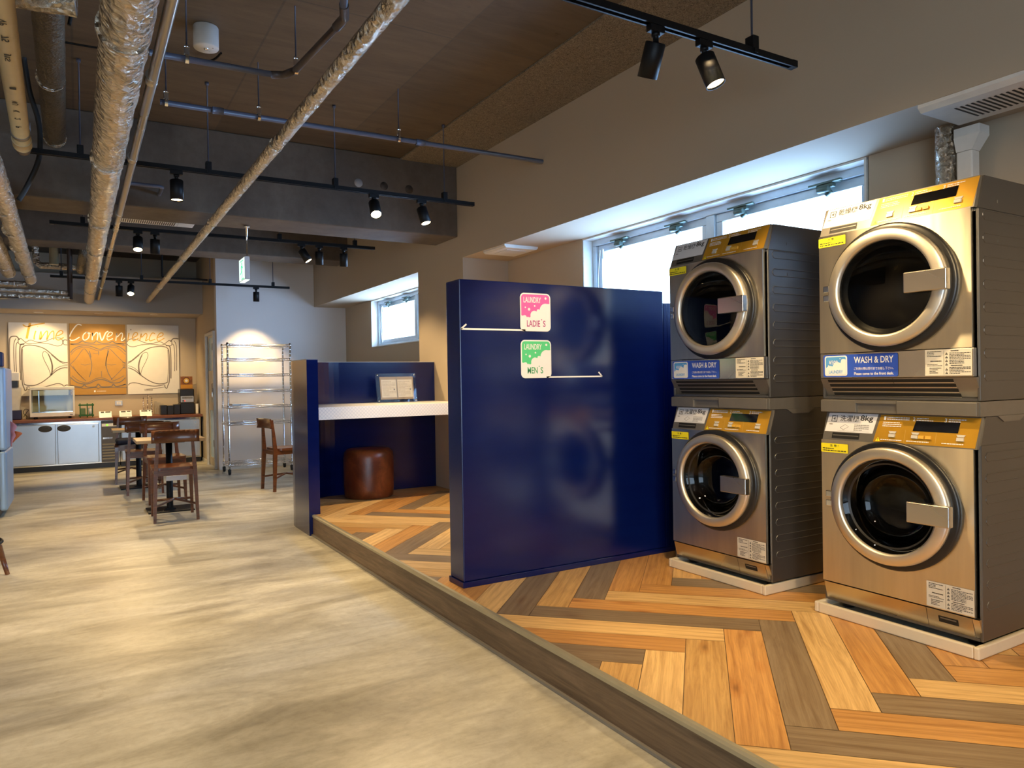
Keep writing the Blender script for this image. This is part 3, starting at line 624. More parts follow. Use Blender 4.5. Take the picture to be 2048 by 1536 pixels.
def spec_sticker(root, s0, s1, z0, z1, x=-.001):
    mb = MB(); w, h = s0-s1, z1-z0; d = Decal(mb, (x, s0, z0), U, V, N); d.rect(0, 0, w, h, 1, 0)
    d.rect(w*.41, 0.004, w*.415, h-.004, 2, 1)
    d.para(w*.05, h*.72, w*.36, h*.95, 4, 2, 1, 3); d.para(w*.12, h*.52, w*.36, h*.60, 1, 2, 1, 4); d.para(w*.05, h*.36, w*.38, h*.46, 2, 2, 1, 8); d.para(w*.1, h*.08, w*.36, h*.32, 4, 2, 1, 9)
    d.para(w*.56, h*.90, w*.8, h*.98, 1, 2, 1, 12)
    for k in range(6): warn(d, w*.44, h*(.06+.135*k+(0.06 if k > 1 else 0)), w*.06, 2, 1, 0)
    d.para(w*.53, h*.05, w*.97, h*.34, 5, 2, 1, 10); d.para(w*.56, h*.35, w*.8, h*.42, 1, 2, 1, 14); d.para(w*.53, h*.44, w*.97, h*.88, 8, 2, 1, 11)
    return obj('specification_sticker', mb, [flat('cream_sticker', (.66, .62, .52), .5, var=.02), M_INK], root)
def yellow_sticker(root, s0, z0):
    mb = MB(); d = Decal(mb, (-.001, s0, z0), U, V, N); d.rrect(0, 0, .132, .040, .003, 1, 0); d.text('\u6ce8 \u610f !', .044, .026, .086, .036, 2, 1); d.para(.008, .004, .124, .022, 2, 2, 1, 2)
    return obj('yellow_sticker', mb, [M_YEL, M_INK], root)
def control_panel(root, zb, zt, x0, x1, title, washer):
    # slanted panel: white name plate, detergent drawer or recess, gold key field
    h = zt-zb; sl = x1-x0; vv = (sl, 0, h); ln = math.hypot(sl, h); nn = (-h, 0, sl)
    m = MB(); m.prism([(x0, zb), (.02, zb), (.10, zt), (x1, zt)], 'y', -HW+.006, HW-.012); pl = recalc(obj('control_panel', m, M_GREYP, root))
    o = (x0, HW-.012, zb)
    mb = MB(); d = Decal(mb, o, U, vv, nn); g0, g1 = .252, .646
    d.poly([(g0-.012, .004), (g1, .004), (g1+.008, ln-.004), (g0+.006, ln-.004)], 1, 0)
    for x, t in ((g0+.022, '1'), (g0+.145, '2'), (g0+.27, '3')): d.text(t, x, ln-.026, x+.009, ln-.010, 3, 1)
    for x in (g0+.035, g0+.160, g0+.285): d.para(x, ln-.026, x+.095, ln-.010, 2, 3, 1, int(x*100))
    d.para(g0+.02, ln-.055, g0+.10, ln-.032, 3, 3, 1, 4)
    for x in (g0+.02, g0+.13, g0+.27): d.para(x, .012, x+.09, .020, 1, 3, 1, int(x*70))
    for x in (g0+.120, g0+.245): d.rect(x, .008, x+.001, ln*.5, 2, 2)
    warn(d, g0-.002, .008, .020, 2, 3, 4)
    obj('key_field', mb, [M_GOLD, M_WHITE, flat('pale_gold', (.7, .45, .12), .4), M_YEL, M_INK], pl)
    mb = MB(); d = Decal(mb, o, U, vv, nn); a, b = g0+.150, g0+.330
    d.poly([(a, ln*.47), (b-.004, ln*.47), (b, ln*.80), (a+.008, ln*.80)], 3, 0); obj('display', mb, M_DISP, pl)
    for x in (g0+.055, g0+.150, g0+.178, g0+.206, g0+.325):
        mb = MB(); wdt = .026 if x not in (g0+.178, g0+.206) else .022
        q = Vector(o)+Vector(U)*x+Vector(vv).normalized()*(ln*.22); nv = Vector(nn).normalized(); uu = Vector(U); vn = Vector(vv).normalized()
        c = [q+uu*i*wdt+vn*j*.013+nv*k*.007 for k in (0, 1) for (i, j) in ((0, 0), (1, 0), (1, 1), (0, 1))]; mb.hexa(c)
        if x not in (g0+.178, g0+.206):
            q2 = q+vn*.016; c = [q2+uu*(i*wdt*1.25-.003)+vn*j*.009+nv*k*.004 for k in (0, 1) for (i, j) in ((0.15, 0), (.85, 0), (1, 1), (0, 1))]; mb.hexa(c)
        recalc(obj('button', mb, M_BTN if x not in (g0+.178, g0+.206) else M_GOLDINK, pl))
    mb = MB(); d = Decal(mb, o, U, vv, nn); w = g0-.012
    d.poly([(.004, ln*.30), (w-.008, ln*.30), (w+.006, ln-.003), (.014, ln-.003)], 1, 0)
    emblem(d, .030, ln*.66, ln*.22, 2, 1); d.para(.022, ln*.54, .056, ln*.60, 1, 2, 1, 5)
    d.text(title, .072, ln*.68, .162, ln*.90, 2, 1); d.text('8kg', .168, ln*.67, .226, ln*.92, 2, 1)
    if washer:
        d.rect(.066, ln*.34, .215, ln*.345, 2, 2); d.para(.145, ln*.36, .22, ln*.60, 4, 2, 2, 6); d.rect(.145, ln*.34, .146, ln*.6, 2, 2)
        d.stroke([(.078, ln*.45), (.095, ln*.38), (.118, ln*.50), (.100, ln*.57), (.078, ln*.45)], .002, 2, 2)
    obj('name_plate', mb, [flat('name_plate_white', (.72, .72, .74), .4, var=.02), M_INK, M_GREYINK], pl, label='white plate lettered in Japanese with 8kg')
    mb = MB(); q = Vector(o)+Vector(U)*.04; 
    d = Decal(mb, o, U, vv, nn); d.poly([(.045, .008), (.175, .008), (.175, ln*.27), (.045, ln*.27)], 2, 0)
    d.poly([(.049, ln*.16), (.171, ln*.16), (.171, ln*.19), (.049, ln*.19)], 3, 1)
    obj('drawer_grip', mb, [M_DARK, M_GREYP], pl)
def shell(m, x0, x1, z0, z1):      # open-fronted cabinet
    m.box(x0, x1, -HW, -HW+.012, z0, z1, .003); m.box(x0, x1, HW-.012, HW, z0, z1, .003); m.box(x1-.01, x1, -HW+.012, HW-.012, z0, z1); m.box(x0, x1-.01, -HW+.012, HW-.012, z0, z0+.01); m.box(x0, x1-.01, -HW+.012, HW-.012, z1-.01, z1)
def washer(name, label):
    t = thing(name, label, 'washing machine', (0, 0, 0))
    H = .81
    m = MB(); shell(m, .020, .585, -.03, .705); m.prism([(.020, .705), (.585, .705), (.585, H), (.055, H)], 'y', -HW, HW); side_ribs(m, .06, .70, 8)
    recalc(obj('cabinet', m, M_SIDE, t))
    m = MB(); zc = .437
    # front sheet with a round opening: built as a ring of quads
    y0, y1, z0, z1 = -HW+.018, HW-.006, .060, .690
    def hole(mb, y0, y1, z0, z1, x, yc, zc, r, sy):
        n = 64; inn = [(x, yc+r*sy*math.cos(2*PI*k/n), zc+r*math.sin(2*PI*k/n)) for k in range(n)]; out = []
        for k in range(n):
            c, s_ = math.cos(2*PI*k/n), math.sin(2*PI*k/n)
            tx = ((y1-yc) if c > 0 else (yc-y0))/max(abs(c*sy), 1e-6); tz = ((z1-zc) if s_ > 0 else (zc-z0))/max(abs(s_), 1e-6); q = min(tx, tz)
            out.append((x, yc+q*c*sy, zc+q*s_))
        mb.add(inn+out, [(k, (k+1) % n, n+(k+1) % n, n+k) for k in range(n)], 0)
        for cy, cz in ((y0, z0), (y1, z0), (y1, z1), (y0, z1)):   # fill the four corners
            near = sorted(range(n), key=lambda k: (out[k][1]-cy)**2+(out[k][2]-cz)**2)[:4]
            A = [out[k] for k in near if abs(out[k][1]-cy) < 1e-6]; B = [out[k] for k in near if abs(out[k][2]-cz) < 1e-6]
            if A and B: mb.add([min(A, key=lambda p: abs(p[2]-cz)), (x, cy, cz), min(B, key=lambda p: abs(p[1]-cy))], [(0, 1, 2)], 0)
    hole(m, y0, y1, z0, z1, 0.0, 0, zc, .20, SYR)
    m.add([(0, y0, z0), (.019, y0, z0), (.019, y0, z1), (0, y0, z1)], [(0, 1, 2, 3)]); m.add([(0, y1, z0), (.019, y1, z0), (.019, y1, z1), (0, y1, z1)], [(0, 1, 2, 3)])
    recalc(obj('front_panel', m, M_STEELV, t))
    m = MB(); m.prism([(.0, .055), (.025, .055), (.05, -.026), (.022, -.026)], 'y', -HW+.03, HW-.012, 0); m.prism([(.0, .055), (.025, .055), (.06, -.026), (.032, -.026)], 'y', -HW+.004, -HW+.029)
    kp = recalc(obj('kick_panel', m, M_STEEL, t))
    mb = MB(); d = Decal(mb, (0, HW-.012, .055), U, (.022, 0, -.081), (-.081, 0, -.022)); d.rect(.50, .022, .575, .048, 1, 0); d.rect(.507, .026, .568, .032, 2, 1)
    obj('filter_flap', mb, [M_DARK, M_GREYP], kp)
    mb = MB(); d = Decal(mb, (0, HW-.012, .055), U, (.022, 0, -.081), (-.081, 0, -.022)); d.rect(.455, 0, .4565, .083, 1, 0); obj('panel_seam', mb, M_DARK, kp)
    door_parts(t, zc, False)
    m = MB(); m.lathe([(.205, .0), (.20, .03), (.185, .09), (.21, .10), (.21, .34), (.05, .36), (0, .36)], (0, 0, zc), 'x', 48, 0, True, 1.0); recalc(obj('drum', m, M_DRUM, t))
    control_panel(t, .690, H, 0.0, .035, '\u6d17\u6fef\u6a5f', True)
    yellow_sticker(t, HW-.006, .634); spec_sticker(t, -.137, -.316, .064, .163)
    m = MB(); m.prism([(.018, H+.002), (.58, H+.002), (.58, H+.058), (.018, H+.058)], 'y', -HW, HW); m.box(.0, .022, -HW+.004, -.02+.0, H+.003, H+.056, .003); m.box(.0, .022, .16, HW-.004, H+.003, H+.056, .003); m.box(.012, .022, -.02, .16, H+.003, H+.056); m.box(.0, .014, -.02, .16, H+.044, H+.056)
    m.prism([(.18, H-.022), (.30, H-.022), (.345, H+.0015), (.135, H+.0015)], 'y', -HW-.004, -HW+.002)
    recalc(obj('stacking_frame', m, M_GREYP, t)); return t
def dryer(name, label):
    t = thing(name, label, 'tumble dryer', (0, 0, 0)); H = .845
    m = MB(); shell(m, .022, .585, .0, .72); m.prism([(.022, .72), (.585, .72), (.585, H), (.062, H)], 'y', -HW, HW); side_ribs(m, .05, .74, 8)
    for z in (.60, .75): m.box(.155, .165, -HW-.002, -HW+.001, z, z+.012)
    recalc(obj('cabinet', m, M_SIDE, t))
    m = MB(); zc = .459; y0, y1, z0, z1 = -HW+.018, HW-.006, .202, .722
    n = 64; r = .20
    inn = [(0, r*SYR*math.cos(2*PI*k/n), zc+r*math.sin(2*PI*k/n)) for k in range(n)]; out = []
    for k in range(n):
        c, s_ = math.cos(2*PI*k/n), math.sin(2*PI*k/n); q = min((y1 if c > 0 else -y0)/max(abs(c*SYR), 1e-6), ((z1-zc) if s_ > 0 else (zc-z0))/max(abs(s_), 1e-6)); out.append((0, q*c*SYR, zc+q*s_))
    m.add(inn+out, [(k, (k+1) % n, n+(k+1) % n, n+k) for k in range(n)])
    for cy, cz in ((y0, z0), (y1, z0), (y1, z1), (y0, z1)):
        A = [p for p in out if abs(p[1]-cy) < 1e-6]; B = [p for p in out if abs(p[2]-cz) < 1e-6]
        if A and B: m.add([min(A, key=lambda p: abs(p[2]-cz)), (0, cy, cz), min(B, key=lambda p: abs(p[1]-cy))], [(0, 1, 2)])
    m.add([(0, y0, z0), (.019, y0, z0), (.019, y0, z1), (0, y0, z1)], [(0, 1, 2, 3)]); m.add([(0, y1, z0), (.019, y1, z0), (.019, y1, z1), (0, y1, z1)], [(0, 1, 2, 3)])
    recalc(obj('front_panel', m, M_STEELV, t))
    m = MB(); m.box(.0, .021, -HW+.012, HW-.006, .092, .200, .002); recalc(obj('lower_panel', m, M_STEEL, t))
    m = MB(); m.prism([(.0, .090), (.04, .090), (.075, .004), (.046, .004)], 'y', -HW+.006, HW-.006); gp = recalc(obj('air_grille', m, M_GREYP, t))
    m = MB(); d = Decal(m, (0, HW-.006, .090), U, (.046, 0, -.086), (-.086, 0, -.046)); ln = math.hypot(.046, .086)
    for k in range(4):
        y = .006+k*.0215; d.rect(.034+k*.003, y, .575+k*.004, y+.0145, 1, 0)
        d.rect(.034+k*.003, y+.0145, .575+k*.004, y+.017, 2, 1)
    d.rect(.335, .0, .3365, .03, 3, 0); obj('louvre', m, [M_DARK, M_RING], gp)
    door_parts(t, zc, True)
    m = MB(); m.lathe([(.205, .0), (.20, .05), (.22, .07), (.22, .36), (.05, .37), (0, .37)], (0, 0, zc), 'x', 48); recalc(obj('drum', m, M_DRUM, t))
    control_panel(t, .722, H, 0.0, .045, '\u4e7e\u71e5\u6a5f', False)
    yellow_sticker(t, HW-.006, .672)
    mb = MB(); d = Decal(mb, (-.001, HW-.022, .096), U, V, N); w, h = .345, .097; d.rrect(0, 0, w, h, .008, 1, 0)
    d.rrect(.008, .005, .118, h-.004, .010, 2, 1); d.rrect(.014, .010, .112, h-.009, .008, 3, 2)
    fo = [(.014, .040)]+[(.035+.018*math.cos(2.6-a*.35), .036+.014*math.sin(2.6-a*.35)) for a in range(6)]+[(.070+.02*math.cos(2.4-a*.35), .050+.016*math.sin(2.4-a*.35)) for a in range(6)]+[(.100+.016*math.cos(2.2-a*.3), .066+.012*math.sin(2.2-a*.3)) for a in range(4)]+[(.112, .076), (.112, .014), (.108, .010), (.018, .010), (.014, .014)]
    d.poly(fo, 4, 1); d.text('\u00a5500', .030, .056, .074, .073, 5, 1); d.text('LAUNDRY', .030, .016, .098, .030, 5, 2)
    d.text('WASH & DRY', .150, .058, .326, .086, 2, 1); d.text('\u3054\u5229\u7528\u306e\u969b\u306f\u53d7\u4ed8\u307e\u3067\u304a\u8d8a\u3057\u4e0b\u3055\u3044\u3002', .150, .029, .326, .041, 2, 1); d.text('Please come to the front desk.', .150, .008, .326, .020, 2, 1)
    for x, z, r in ((.028, .050, .003), (.085, .08, .0025), (.044, .045, .002)): d.disc(x, z, r, 5, 1, 8)
    obj('wash_and_dry_sticker', mb, [M_BLUE, M_WHITE, M_SKY], t, label='blue sticker lettered WASH & DRY')
    spec_sticker(t, -.142, -.318, .097, .198); return t
KS = 0.93
def put_machine(t, y, z): t.location = (2.66, y, z); t.scale = (KS, KS, KS)
def feet(t):
    for y in (-.27, .27):
        for x in (.10, .50):
            m = MB(); m.lathe([(0, -.062), (.028, -.062), (.028, -.03), (.012, -.028), (.012, .002), (0, .002)], (x, y, 0), 'z', 14); obj('foot', m, M_BLACK, t)
def tray(label, y0, y1, x0=2.635):
    t = MB(); x1 = x0+.64; h = .045
    t.box(x0, x1, y0, y0+.02, P+.001, P+h, .005); t.box(x0, x1, y1-.02, y1, P+.001, P+h, .005); t.box(x0, x0+.02, y0+.02, y1-.02, P+.001, P+h, .005); t.box(x1-.02, x1, y0+.02, y1-.02, P+.001, P+h, .005)
    t.box(x0+.02, x1-.02, y0+.02, y1-.02, P+.001, P+.019)
    o = recalc(obj('drain_tray', t, M_TRAY)); tag(o, label, 'drain tray', 'cream drain trays under the stacked machines'); return o
ZW = 1.15-(1.15-.168)*KS; ZD = ZW+(.81+.0605)*KS
w1 = washer('washing_machine', 'steel front-loading washing machine under the dryer stacked beside the navy partition'); feet(w1)
w2 = dup(w1, (0, 0, 0), None, 'steel front-loading washing machine at the bottom of the stack nearer the camera')
put_machine(w1, 2.544, ZW); put_machine(w2, 1.651, ZW)
d1 = dryer('tumble_dryer', 'steel tumble dryer stacked on the washing machine beside the navy partition')
d2 = dup(d1, (0, 0, 0), None, 'steel tumble dryer atop the stack nearer the camera, below the foil duct')
put_machine(d1, 2.544, ZD); put_machine(d2, 1.651, ZD)
for o in (w1, w2): o['group'] = 'stacked washing machines'
for o in (d1, d2): o['group'] = 'stacked tumble dryers'
tray('cream drain tray under the machine stack beside the navy partition', 2.237, 2.862)
tray('cream drain tray under the machine stack nearer the camera', 1.332, 1.984)

# ================================================================== CEILING: TRACKS, LAMPS, PIPES
def track(label, x0, x1, y, z, hangers, ztop):
    t = thing('lighting_track', label, 'lighting track', ((x0+x1)/2, y, z), 0, 'black lighting tracks'); hx = (x1-x0)/2; cx = (x0+x1)/2
    m = MB(); m.box(-hx, hx, -.017, -.009, -.001, .026); m.box(-hx, hx, .009, .017, -.001, .026); m.box(-hx, hx, -.009, .009, .012, .026)
    m.box(-hx, -hx+.03, -.0175, .0175, -.0015, .027); m.box(hx-.03, hx, -.0175, .0175, -.0015, .027); recalc(obj('rail', m, M_BLACKM, t))
    for h in hangers:
        m = MB(); m.tube([(h-cx, 0, .06), (h-cx, 0, ztop-z-.001)], .0045, 8); m.lathe([(0, ztop-z-.001), (.012, ztop-z-.001), (.012, ztop-z-.02), (0, ztop-z-.02)], (h-cx, 0, 0), 'z', 10); obj('hanger_rod', m, M_GREYPIPE, t)
        m = MB(); m.box(h-cx-.017, h-cx+.017, -.022, .022, .022, .075, .003); m.box(h-cx-.010, h-cx+.010, -.024, -.0225, .005, .022); recalc(obj('hanger_clip', m, M_BLACKM, t))
    return t
track('black lighting track over the platform, ending near the header wall by the machines', 0.2, 2.64, 2.05, 2.45, (.9, 2.38), CEIL)
track('black lighting track hung just before the deep concrete beam', -.26, 2.57, 4.85, 2.45, (.03, .715, 1.515, 2.33), CEIL)
track('black lighting track hung between the two concrete beams', -.18, 2.54, 6.9, 2.45, (0.05, 1.62, 2.34), CEIL)
track('black lighting track nearest the posters, beyond the farther concrete beam', -.26, 2.42, 9.81, 2.39, (-.15, .67, 1.44, 2.21), CEIL)
def spotlight(label, x, y, z, aim, lit=0, power=0, angle=50, laim=None, blend=.6, ln=.125, r=.038, size=.03):
    t = thing('track_spotlight', label, 'spotlight', (x, y, z), 0, 'black track spotlights')
    m = MB(); m.box(-.035, .035, -.014, .014, -.026, 0.0, .003); m.lathe([(0, -.026), (.016, -.026), (.016, -.04), (0, -.04)], seg=14); recalc(obj('adapter', m, M_BLACKM, t))
    m = MB(); m.tube([(0, 0, -.038), (0, 0, -.062)], .011, 12); obj('stem', m, M_BLACKM, t)
    h = MB(); h.lathe([(0, .0), (r*.9, .0), (r, -.004), (r, -ln), (r-.003, -ln), (r-.004, -ln+.012)], seg=28)
    a = Vector(aim).normalized(); ho = obj('head', h, M_BLACKM, t); ho.location = (0, 0, -.060); ho.rotation_euler = a.to_track_quat('-Z', 'Y').to_euler()
    l = MB(); l.disc((0, 0, -ln+.008), r-.003, 'z', 28); l.lathe([(r-.003, -ln+.008), (r-.012, -ln+.011), (0, -ln+.014)], seg=20)
    obj('lens', l, (M_LENSO, M_LENS, M_LENSB)[lit], ho)
    if power: lamp_spot('spot_lamp', Vector((x, y, z-.06))+a*(ln+.006), laim or aim, power, angle, blend, None, WARM, size)
    return t
spotlight('black spotlight aimed at the navy partition signs', 1.862, 2.05, 2.45, (.10, .85, -1.6), 0, 42, 42, (.11, 1.05, -1.05))
spotlight('black spotlight with glowing rim nearest the end of the track above the machines', 2.11, 2.05, 2.45, (.30, -.45, -1.5), 1, 44, 90, (.40, -.22, -1.2))
spotlight('black spotlight pointing straight down beside the big foil duct', .532, 4.85, 2.45, (0, -.06, -1), 1, 60, 70)
spotlight('black spotlight glaring brightly toward the camera before the deep beam', 1.787, 4.85, 2.45, (-.12, -.75, -1), 2, 75, 75, (-.1, -.75, -1))
spotlight('black spotlight tilted down beside the glaring one', 2.146, 4.85, 2.45, (.14, -.35, -1), 1, 95, 95, (.42, .30, -1))
spotlight('black spotlight with lit face next to the big foil duct on the middle track', .450, 6.9, 2.45, (-.05, -.5, -1), 1, 50, 75)
spotlight('dark spotlight pointing down beside the lit one on the middle track', .580, 6.9, 2.45, (0, .15, -1), 0, 40, 70)
spotlight('black spotlight with lit face tilted toward the wall behind the exit sign', 1.82, 6.9, 2.45, (.55, -.35, -1), 1, 50, 70)
spotlight('dark spotlight hanging straight, middle of the three behind the deep beam end', 1.987, 6.9, 2.45, (.02, .12, -1), 0, 35, 70)
spotlight('dark spotlight nearest the end of the middle track', 2.225, 6.9, 2.45, (.05, .2, -1), 0, 30, 70)
spotlight('dark spotlight in front of the grey bulkhead beside the glaring one', .430, 9.81, 2.39, (0, .2, -1), 0, 95, 95, (-.25, 1.0, -.9))
spotlight('small spotlight glaring toward the camera before the grey bulkhead', .556, 9.81, 2.39, (-.1, -.7, -1), 2, 55, 80)
spotlight('small black spotlight shining down the wall above the wire rack', 1.995, 9.81, 2.39, (0.01, .08, -1), 1, 62, 80, (0.0, .34, -1), .75)
# unseen track lamps, plus added left-wall washers for steel reflections and lamp spill
for x, y, a, p, ang in ((1.0, -.6, (.9, 1.0, -.85), 110, 60), (1.3, .6, (.6, .5, -1), 45, 90), (-.2, 1.0, (.05, .7, -1), 70, 110), (.9, 2.05, (-.1, .35, -1), 70, 110), (-1.2, 3.2, (0, .1, -1), 60, 110), (-1.2, 6.5, (0, .1, -1), 60, 110), (-2.5, 3.4, (-1, 0, -.75), 90, 100), (-2.5, 5.6, (-1, 0, -.75), 90, 100), (2.10, 2.02, (.1, -.1, -1), 26, 165)):
    lamp_spot('spot_lamp', (x, y, 2.36), a, p, ang, .8)

def wob_fn(seed, amp):
    rd = random.Random(seed); tab = {}
    def f(i, k):
        if (i, k) not in tab: tab[(i, k)] = rd.uniform(-amp, amp)
        return tab[(i, k)]
    return f
def run(p0, p1, step):
    a, b = Vector(p0), Vector(p1); n = max(2, int((b-a).length/step)); return [a.lerp(b, i/n) for i in range(n+1)]
def pipe(name, label, pts, r, mat, cat='pipe', foil=0, seed=1, seg=16, bands=(), band_mat=None, parent=None, step=.06):
    path = []
    for a, b in zip(pts[:-1], pts[1:]): path += run(a, b, step if foil else 5)[:-1]
    path.append(Vector(pts[-1]))
    if callable(r): r = [r(i/(len(path)-1)) for i in range(len(path))]
    m = MB(); m.tube(path, r, 26 if foil else seg, 0, True, True, wob_fn(seed, foil) if foil else None)
    t = thing(name, label, cat, path[0]) if parent is None else parent
    base = Vector(path[0]) if parent is None else Vector((0, 0, 0)); o = obj('run', m, mat, t); o.location = -base
    for f in bands:
        a, b = Vector(pts[0]), Vector(pts[-1]); c = a.lerp(b, f); d = (b-a).normalized()
        w = .012 if foil else .03; mm = MB(); mm.tube([c-d*w, c+d*w], (r[int(f*(len(path)-1))] if isinstance(r, list) else r)*1.06+(.002 if foil else .004), 24); bo = obj('collar', mm, band_mat or mat, t); bo.location = -base
    return t
pipe('insulated_duct', 'large crumpled foil duct running along the ceiling to the grey bulkhead', [(.152, -2.9, 2.319), (.152, 2.7, 2.319), (.139, 11.5, 2.319)], lambda u: .082-.019*min(1, max(0, u-.26)*2.2), M_FOIL, 'duct', .055, 3, bands=(.1, .39, .50, .61, .70, .82, .91))
pipe('metal_conduit', 'smooth silver conduit running beside the large foil duct', [(.272, -2.9, 2.345), (.268, 2.5, 2.337), (.252, 11.5, 2.337)], .0195, M_PIPE, 'pipe', 0, 5, 18, (.25, .33, .42, .5, .6, .7, .8, .9))
pipe('insulated_pipe', 'narrow foil wrapped pipe crossing the ceiling toward the grey bulkhead', [(.868, -2.9, 2.334), (.868, 2.16, 2.334), (.862, 11.5, 2.334)], .031, M_FOIL, 'pipe', .05, 7, bands=(.15, .46, .6, .72, .88))
pipe('insulated_pipe', 'foil wrapped pipe ending in an elbow above the tall blue fridge', [(-.34, -2.9, 2.30), (-.372, 5.2, 2.30), (-.424, 9.36, 2.30)], .055, M_FOIL, 'pipe', .05, 9, bands=(.7, .76, .82, .88, .95))
pipe('insulated_pipe', 'short thick foil pipe at the edge beside the elbowed foil pipe', [(-.47, -2.9, 2.30), (-.56, 7.5, 2.30), (-.585, 8.85, 2.30)], .062, M_FOIL, 'pipe', .05, 10, bands=(.95,))
pipe('insulated_pipe', 'foil pipe crossing sideways under the elbowed foil pipe', [(-1.2, 9.47, 2.245), (-.46, 9.47, 2.262)], .030, M_FOIL, 'pipe', .06, 12, bands=(.85,))
pipe('insulated_pipe', 'thin foil pipe with an elbow, upper of the two below the dark riser', [(-1.2, 9.42, 2.19), (-.085, 9.42, 2.18)], .022, M_FOIL, 'pipe', .06, 13)
pipe('insulated_pipe', 'thin foil pipe, lowest of those before the grey bulkhead', [(-1.2, 9.4, 2.125), (-.07, 9.4, 2.12)], .020, M_FOIL, 'pipe', .06, 14)
pipe('riser_pipe', 'dark upright pipe joining the thin foil pipes to the ceiling', [(-.064, 9.42, 3.018), (-.064, 9.42, 2.60), (-.066, 9.42, 2.105)], .026, M_BROWNPIPE)
pipe('insulated_pipe', 'foil pipe crossing under the farther beam behind the dark riser', [(-.42, 10.1, 3.018), (-.40, 10.1, 2.60), (-.36, 10.1, 2.56), (.035, 10.1, 2.56), (.06, 10.1, 2.60), (.06, 10.1, 3.018)], .035, M_FOIL, 'pipe', .06, 15, bands=(.1,))
pipe('pipe_stub', 'short cream pipe hanging beneath the farther beam', [(-.21, 9.55, 3.018), (-.215, 9.55, 2.50)], .045, M_PVC)
pipe('insulated_pipe', 'short dim foil pipe beside the large foil duct under the farther beam', [(.075, 9.25, 3.018), (.072, 9.3, 2.62), (.045, 9.9, 2.50)], .05, M_FOILD, 'pipe', .06, 16)
pipe('metal_bracket', 'short bright metal bar at the edge before the grey bulkhead', [(-.95, 9.3, 2.075), (-.53, 9.3, 2.088)], .016, M_CHROME, 'bracket')
t = pipe('drain_pipe', 'cream plastic pipe printed with black characters ending in a dark coupling', [(-.115, -2.9, 2.35), (-.187, 2.75, 2.35), (-.219, 4.31, 2.35)], .037, M_PVC, 'pipe', 0, 0, 20)
b = Vector((-.115, -2.9, 2.35))
for a0, a1, r, mt in (((-.2155, 4.12, 2.35), (-.2165, 4.16, 2.35), .040, M_GREYP), ((-.218, 4.24, 2.35), (-.2195, 4.34, 2.35), .042, M_PVC)):
    m = MB(); m.tube([a0, a1], r, 20); o = obj('coupling', m, mt, t); o.location = -b
m = MB(); m.tube([(-.2195, 4.34, 2.35), (-.221, 4.42, 2.35), (-.223, 4.46, 2.39), (-.223, 4.47, 2.50)], .034, 18); o = obj('elbow', m, M_BROWNPIPE, t, label='dark brown elbow'); o.location = -b
m = MB()
for i, (y, txt) in enumerate(((2.80, 'VP'), (2.93, '75'), (3.08, 'JIS'), (3.42, '1'), (3.58, 'VU'), (3.70, 'K'), (3.80, '2'), (3.92, 'P'))):
    dd = Decal(m, (-.187-.0205*(y-2.75)+.0012, y, 2.35-.0375), (-.0205, 1, 0), (-1, 0, 0), (0, 0, -1)); dd.text(txt, 0, -.010, .05*len(txt)/2, .012, 1, 0)
o = obj('printed_marks', m, M_INK, t); o.location = -b
pipe('insulated_duct', 'dark mesh wrapped duct entering the deep concrete beam', [(-.06, -2.9, 2.8), (-.088, 3.75, 2.8), (-.108, 5.735, 2.8)], .064, M_FOILD, 'duct', .02, 18, bands=(.87, .993), band_mat=M_FOIL)
pipe('insulated_duct', 'crumpled foil duct end crossing above the cream pipe', [(-1.0, 3.03, 2.46), (-.34, 2.96, 2.46), (-.07, 2.91, 2.46), (.015, 2.90, 2.46)], .046, M_FOIL, 'duct', .08, 19)
pipe('water_pipe', 'blue-grey pipe hung across the slab and running into the header wall', [(.41, 4.42, 2.70), (2.879, 4.37, 2.70)], .0155, M_GREYPIPE, 'pipe', 0, 0, 14, (.12, .62))
t = thing('drain_pipe_run', 'bent brown and blue-grey drain pipe behind the round white ceiling lamp', 'pipe', (.30, 3.77, 2.70))
def seg(pts, r, mat, name):
    m = MB(); m.tube([Vector(p)-Vector((.30, 3.77, 2.70)) for p in pts], r, 14); return obj(name, m, mat, t)
seg([(.31, 3.785, 2.70), (.875, 3.765, 2.70)], .0155, M_GREYPIPE, 'pipe_section'); seg([(.86, 3.77, 2.70), (.915, 3.745, 2.70), (.955, 3.66, 2.70)], .019, M_BROWNPIPE, 'elbow')
seg([(.95, 3.68, 2.70), (.998, 3.10, 2.70)], .0165, M_BROWNPIPE, 'pipe_section'); seg([(.995, 3.13, 2.70), (1.0, 3.03, 2.70), (.965, 2.93, 2.70)], .020, M_BROWNPIPE, 'elbow'); seg([(.97, 2.95, 2.70), (.87, 2.60, 2.70)], .0165, M_GREYPIPE, 'pipe_section')
t = thing('drain_pipe_run', 'grey and brown pipe crossing near the ceiling beyond the silver conduit', 'pipe', (.40, 3.1, 2.75))
for nm, pts, r, mt in (('pipe_section', [(.27, 3.12, 2.75), (.62, 3.10, 2.75)], .017, M_GREYPIPE), ('elbow', [(.60, 3.10, 2.75), (.645, 3.10, 2.75), (.655, 3.05, 2.75)], .022, M_BROWNPIPE), ('pipe_section', [(.655, 3.06, 2.75), (.64, 2.6, 2.75)], .019, M_BROWNPIPE)):
    m = MB(); m.tube([Vector(p)-Vector((.40, 3.1, 2.75)) for p in pts], r, 14); obj(nm, m, mt, t)
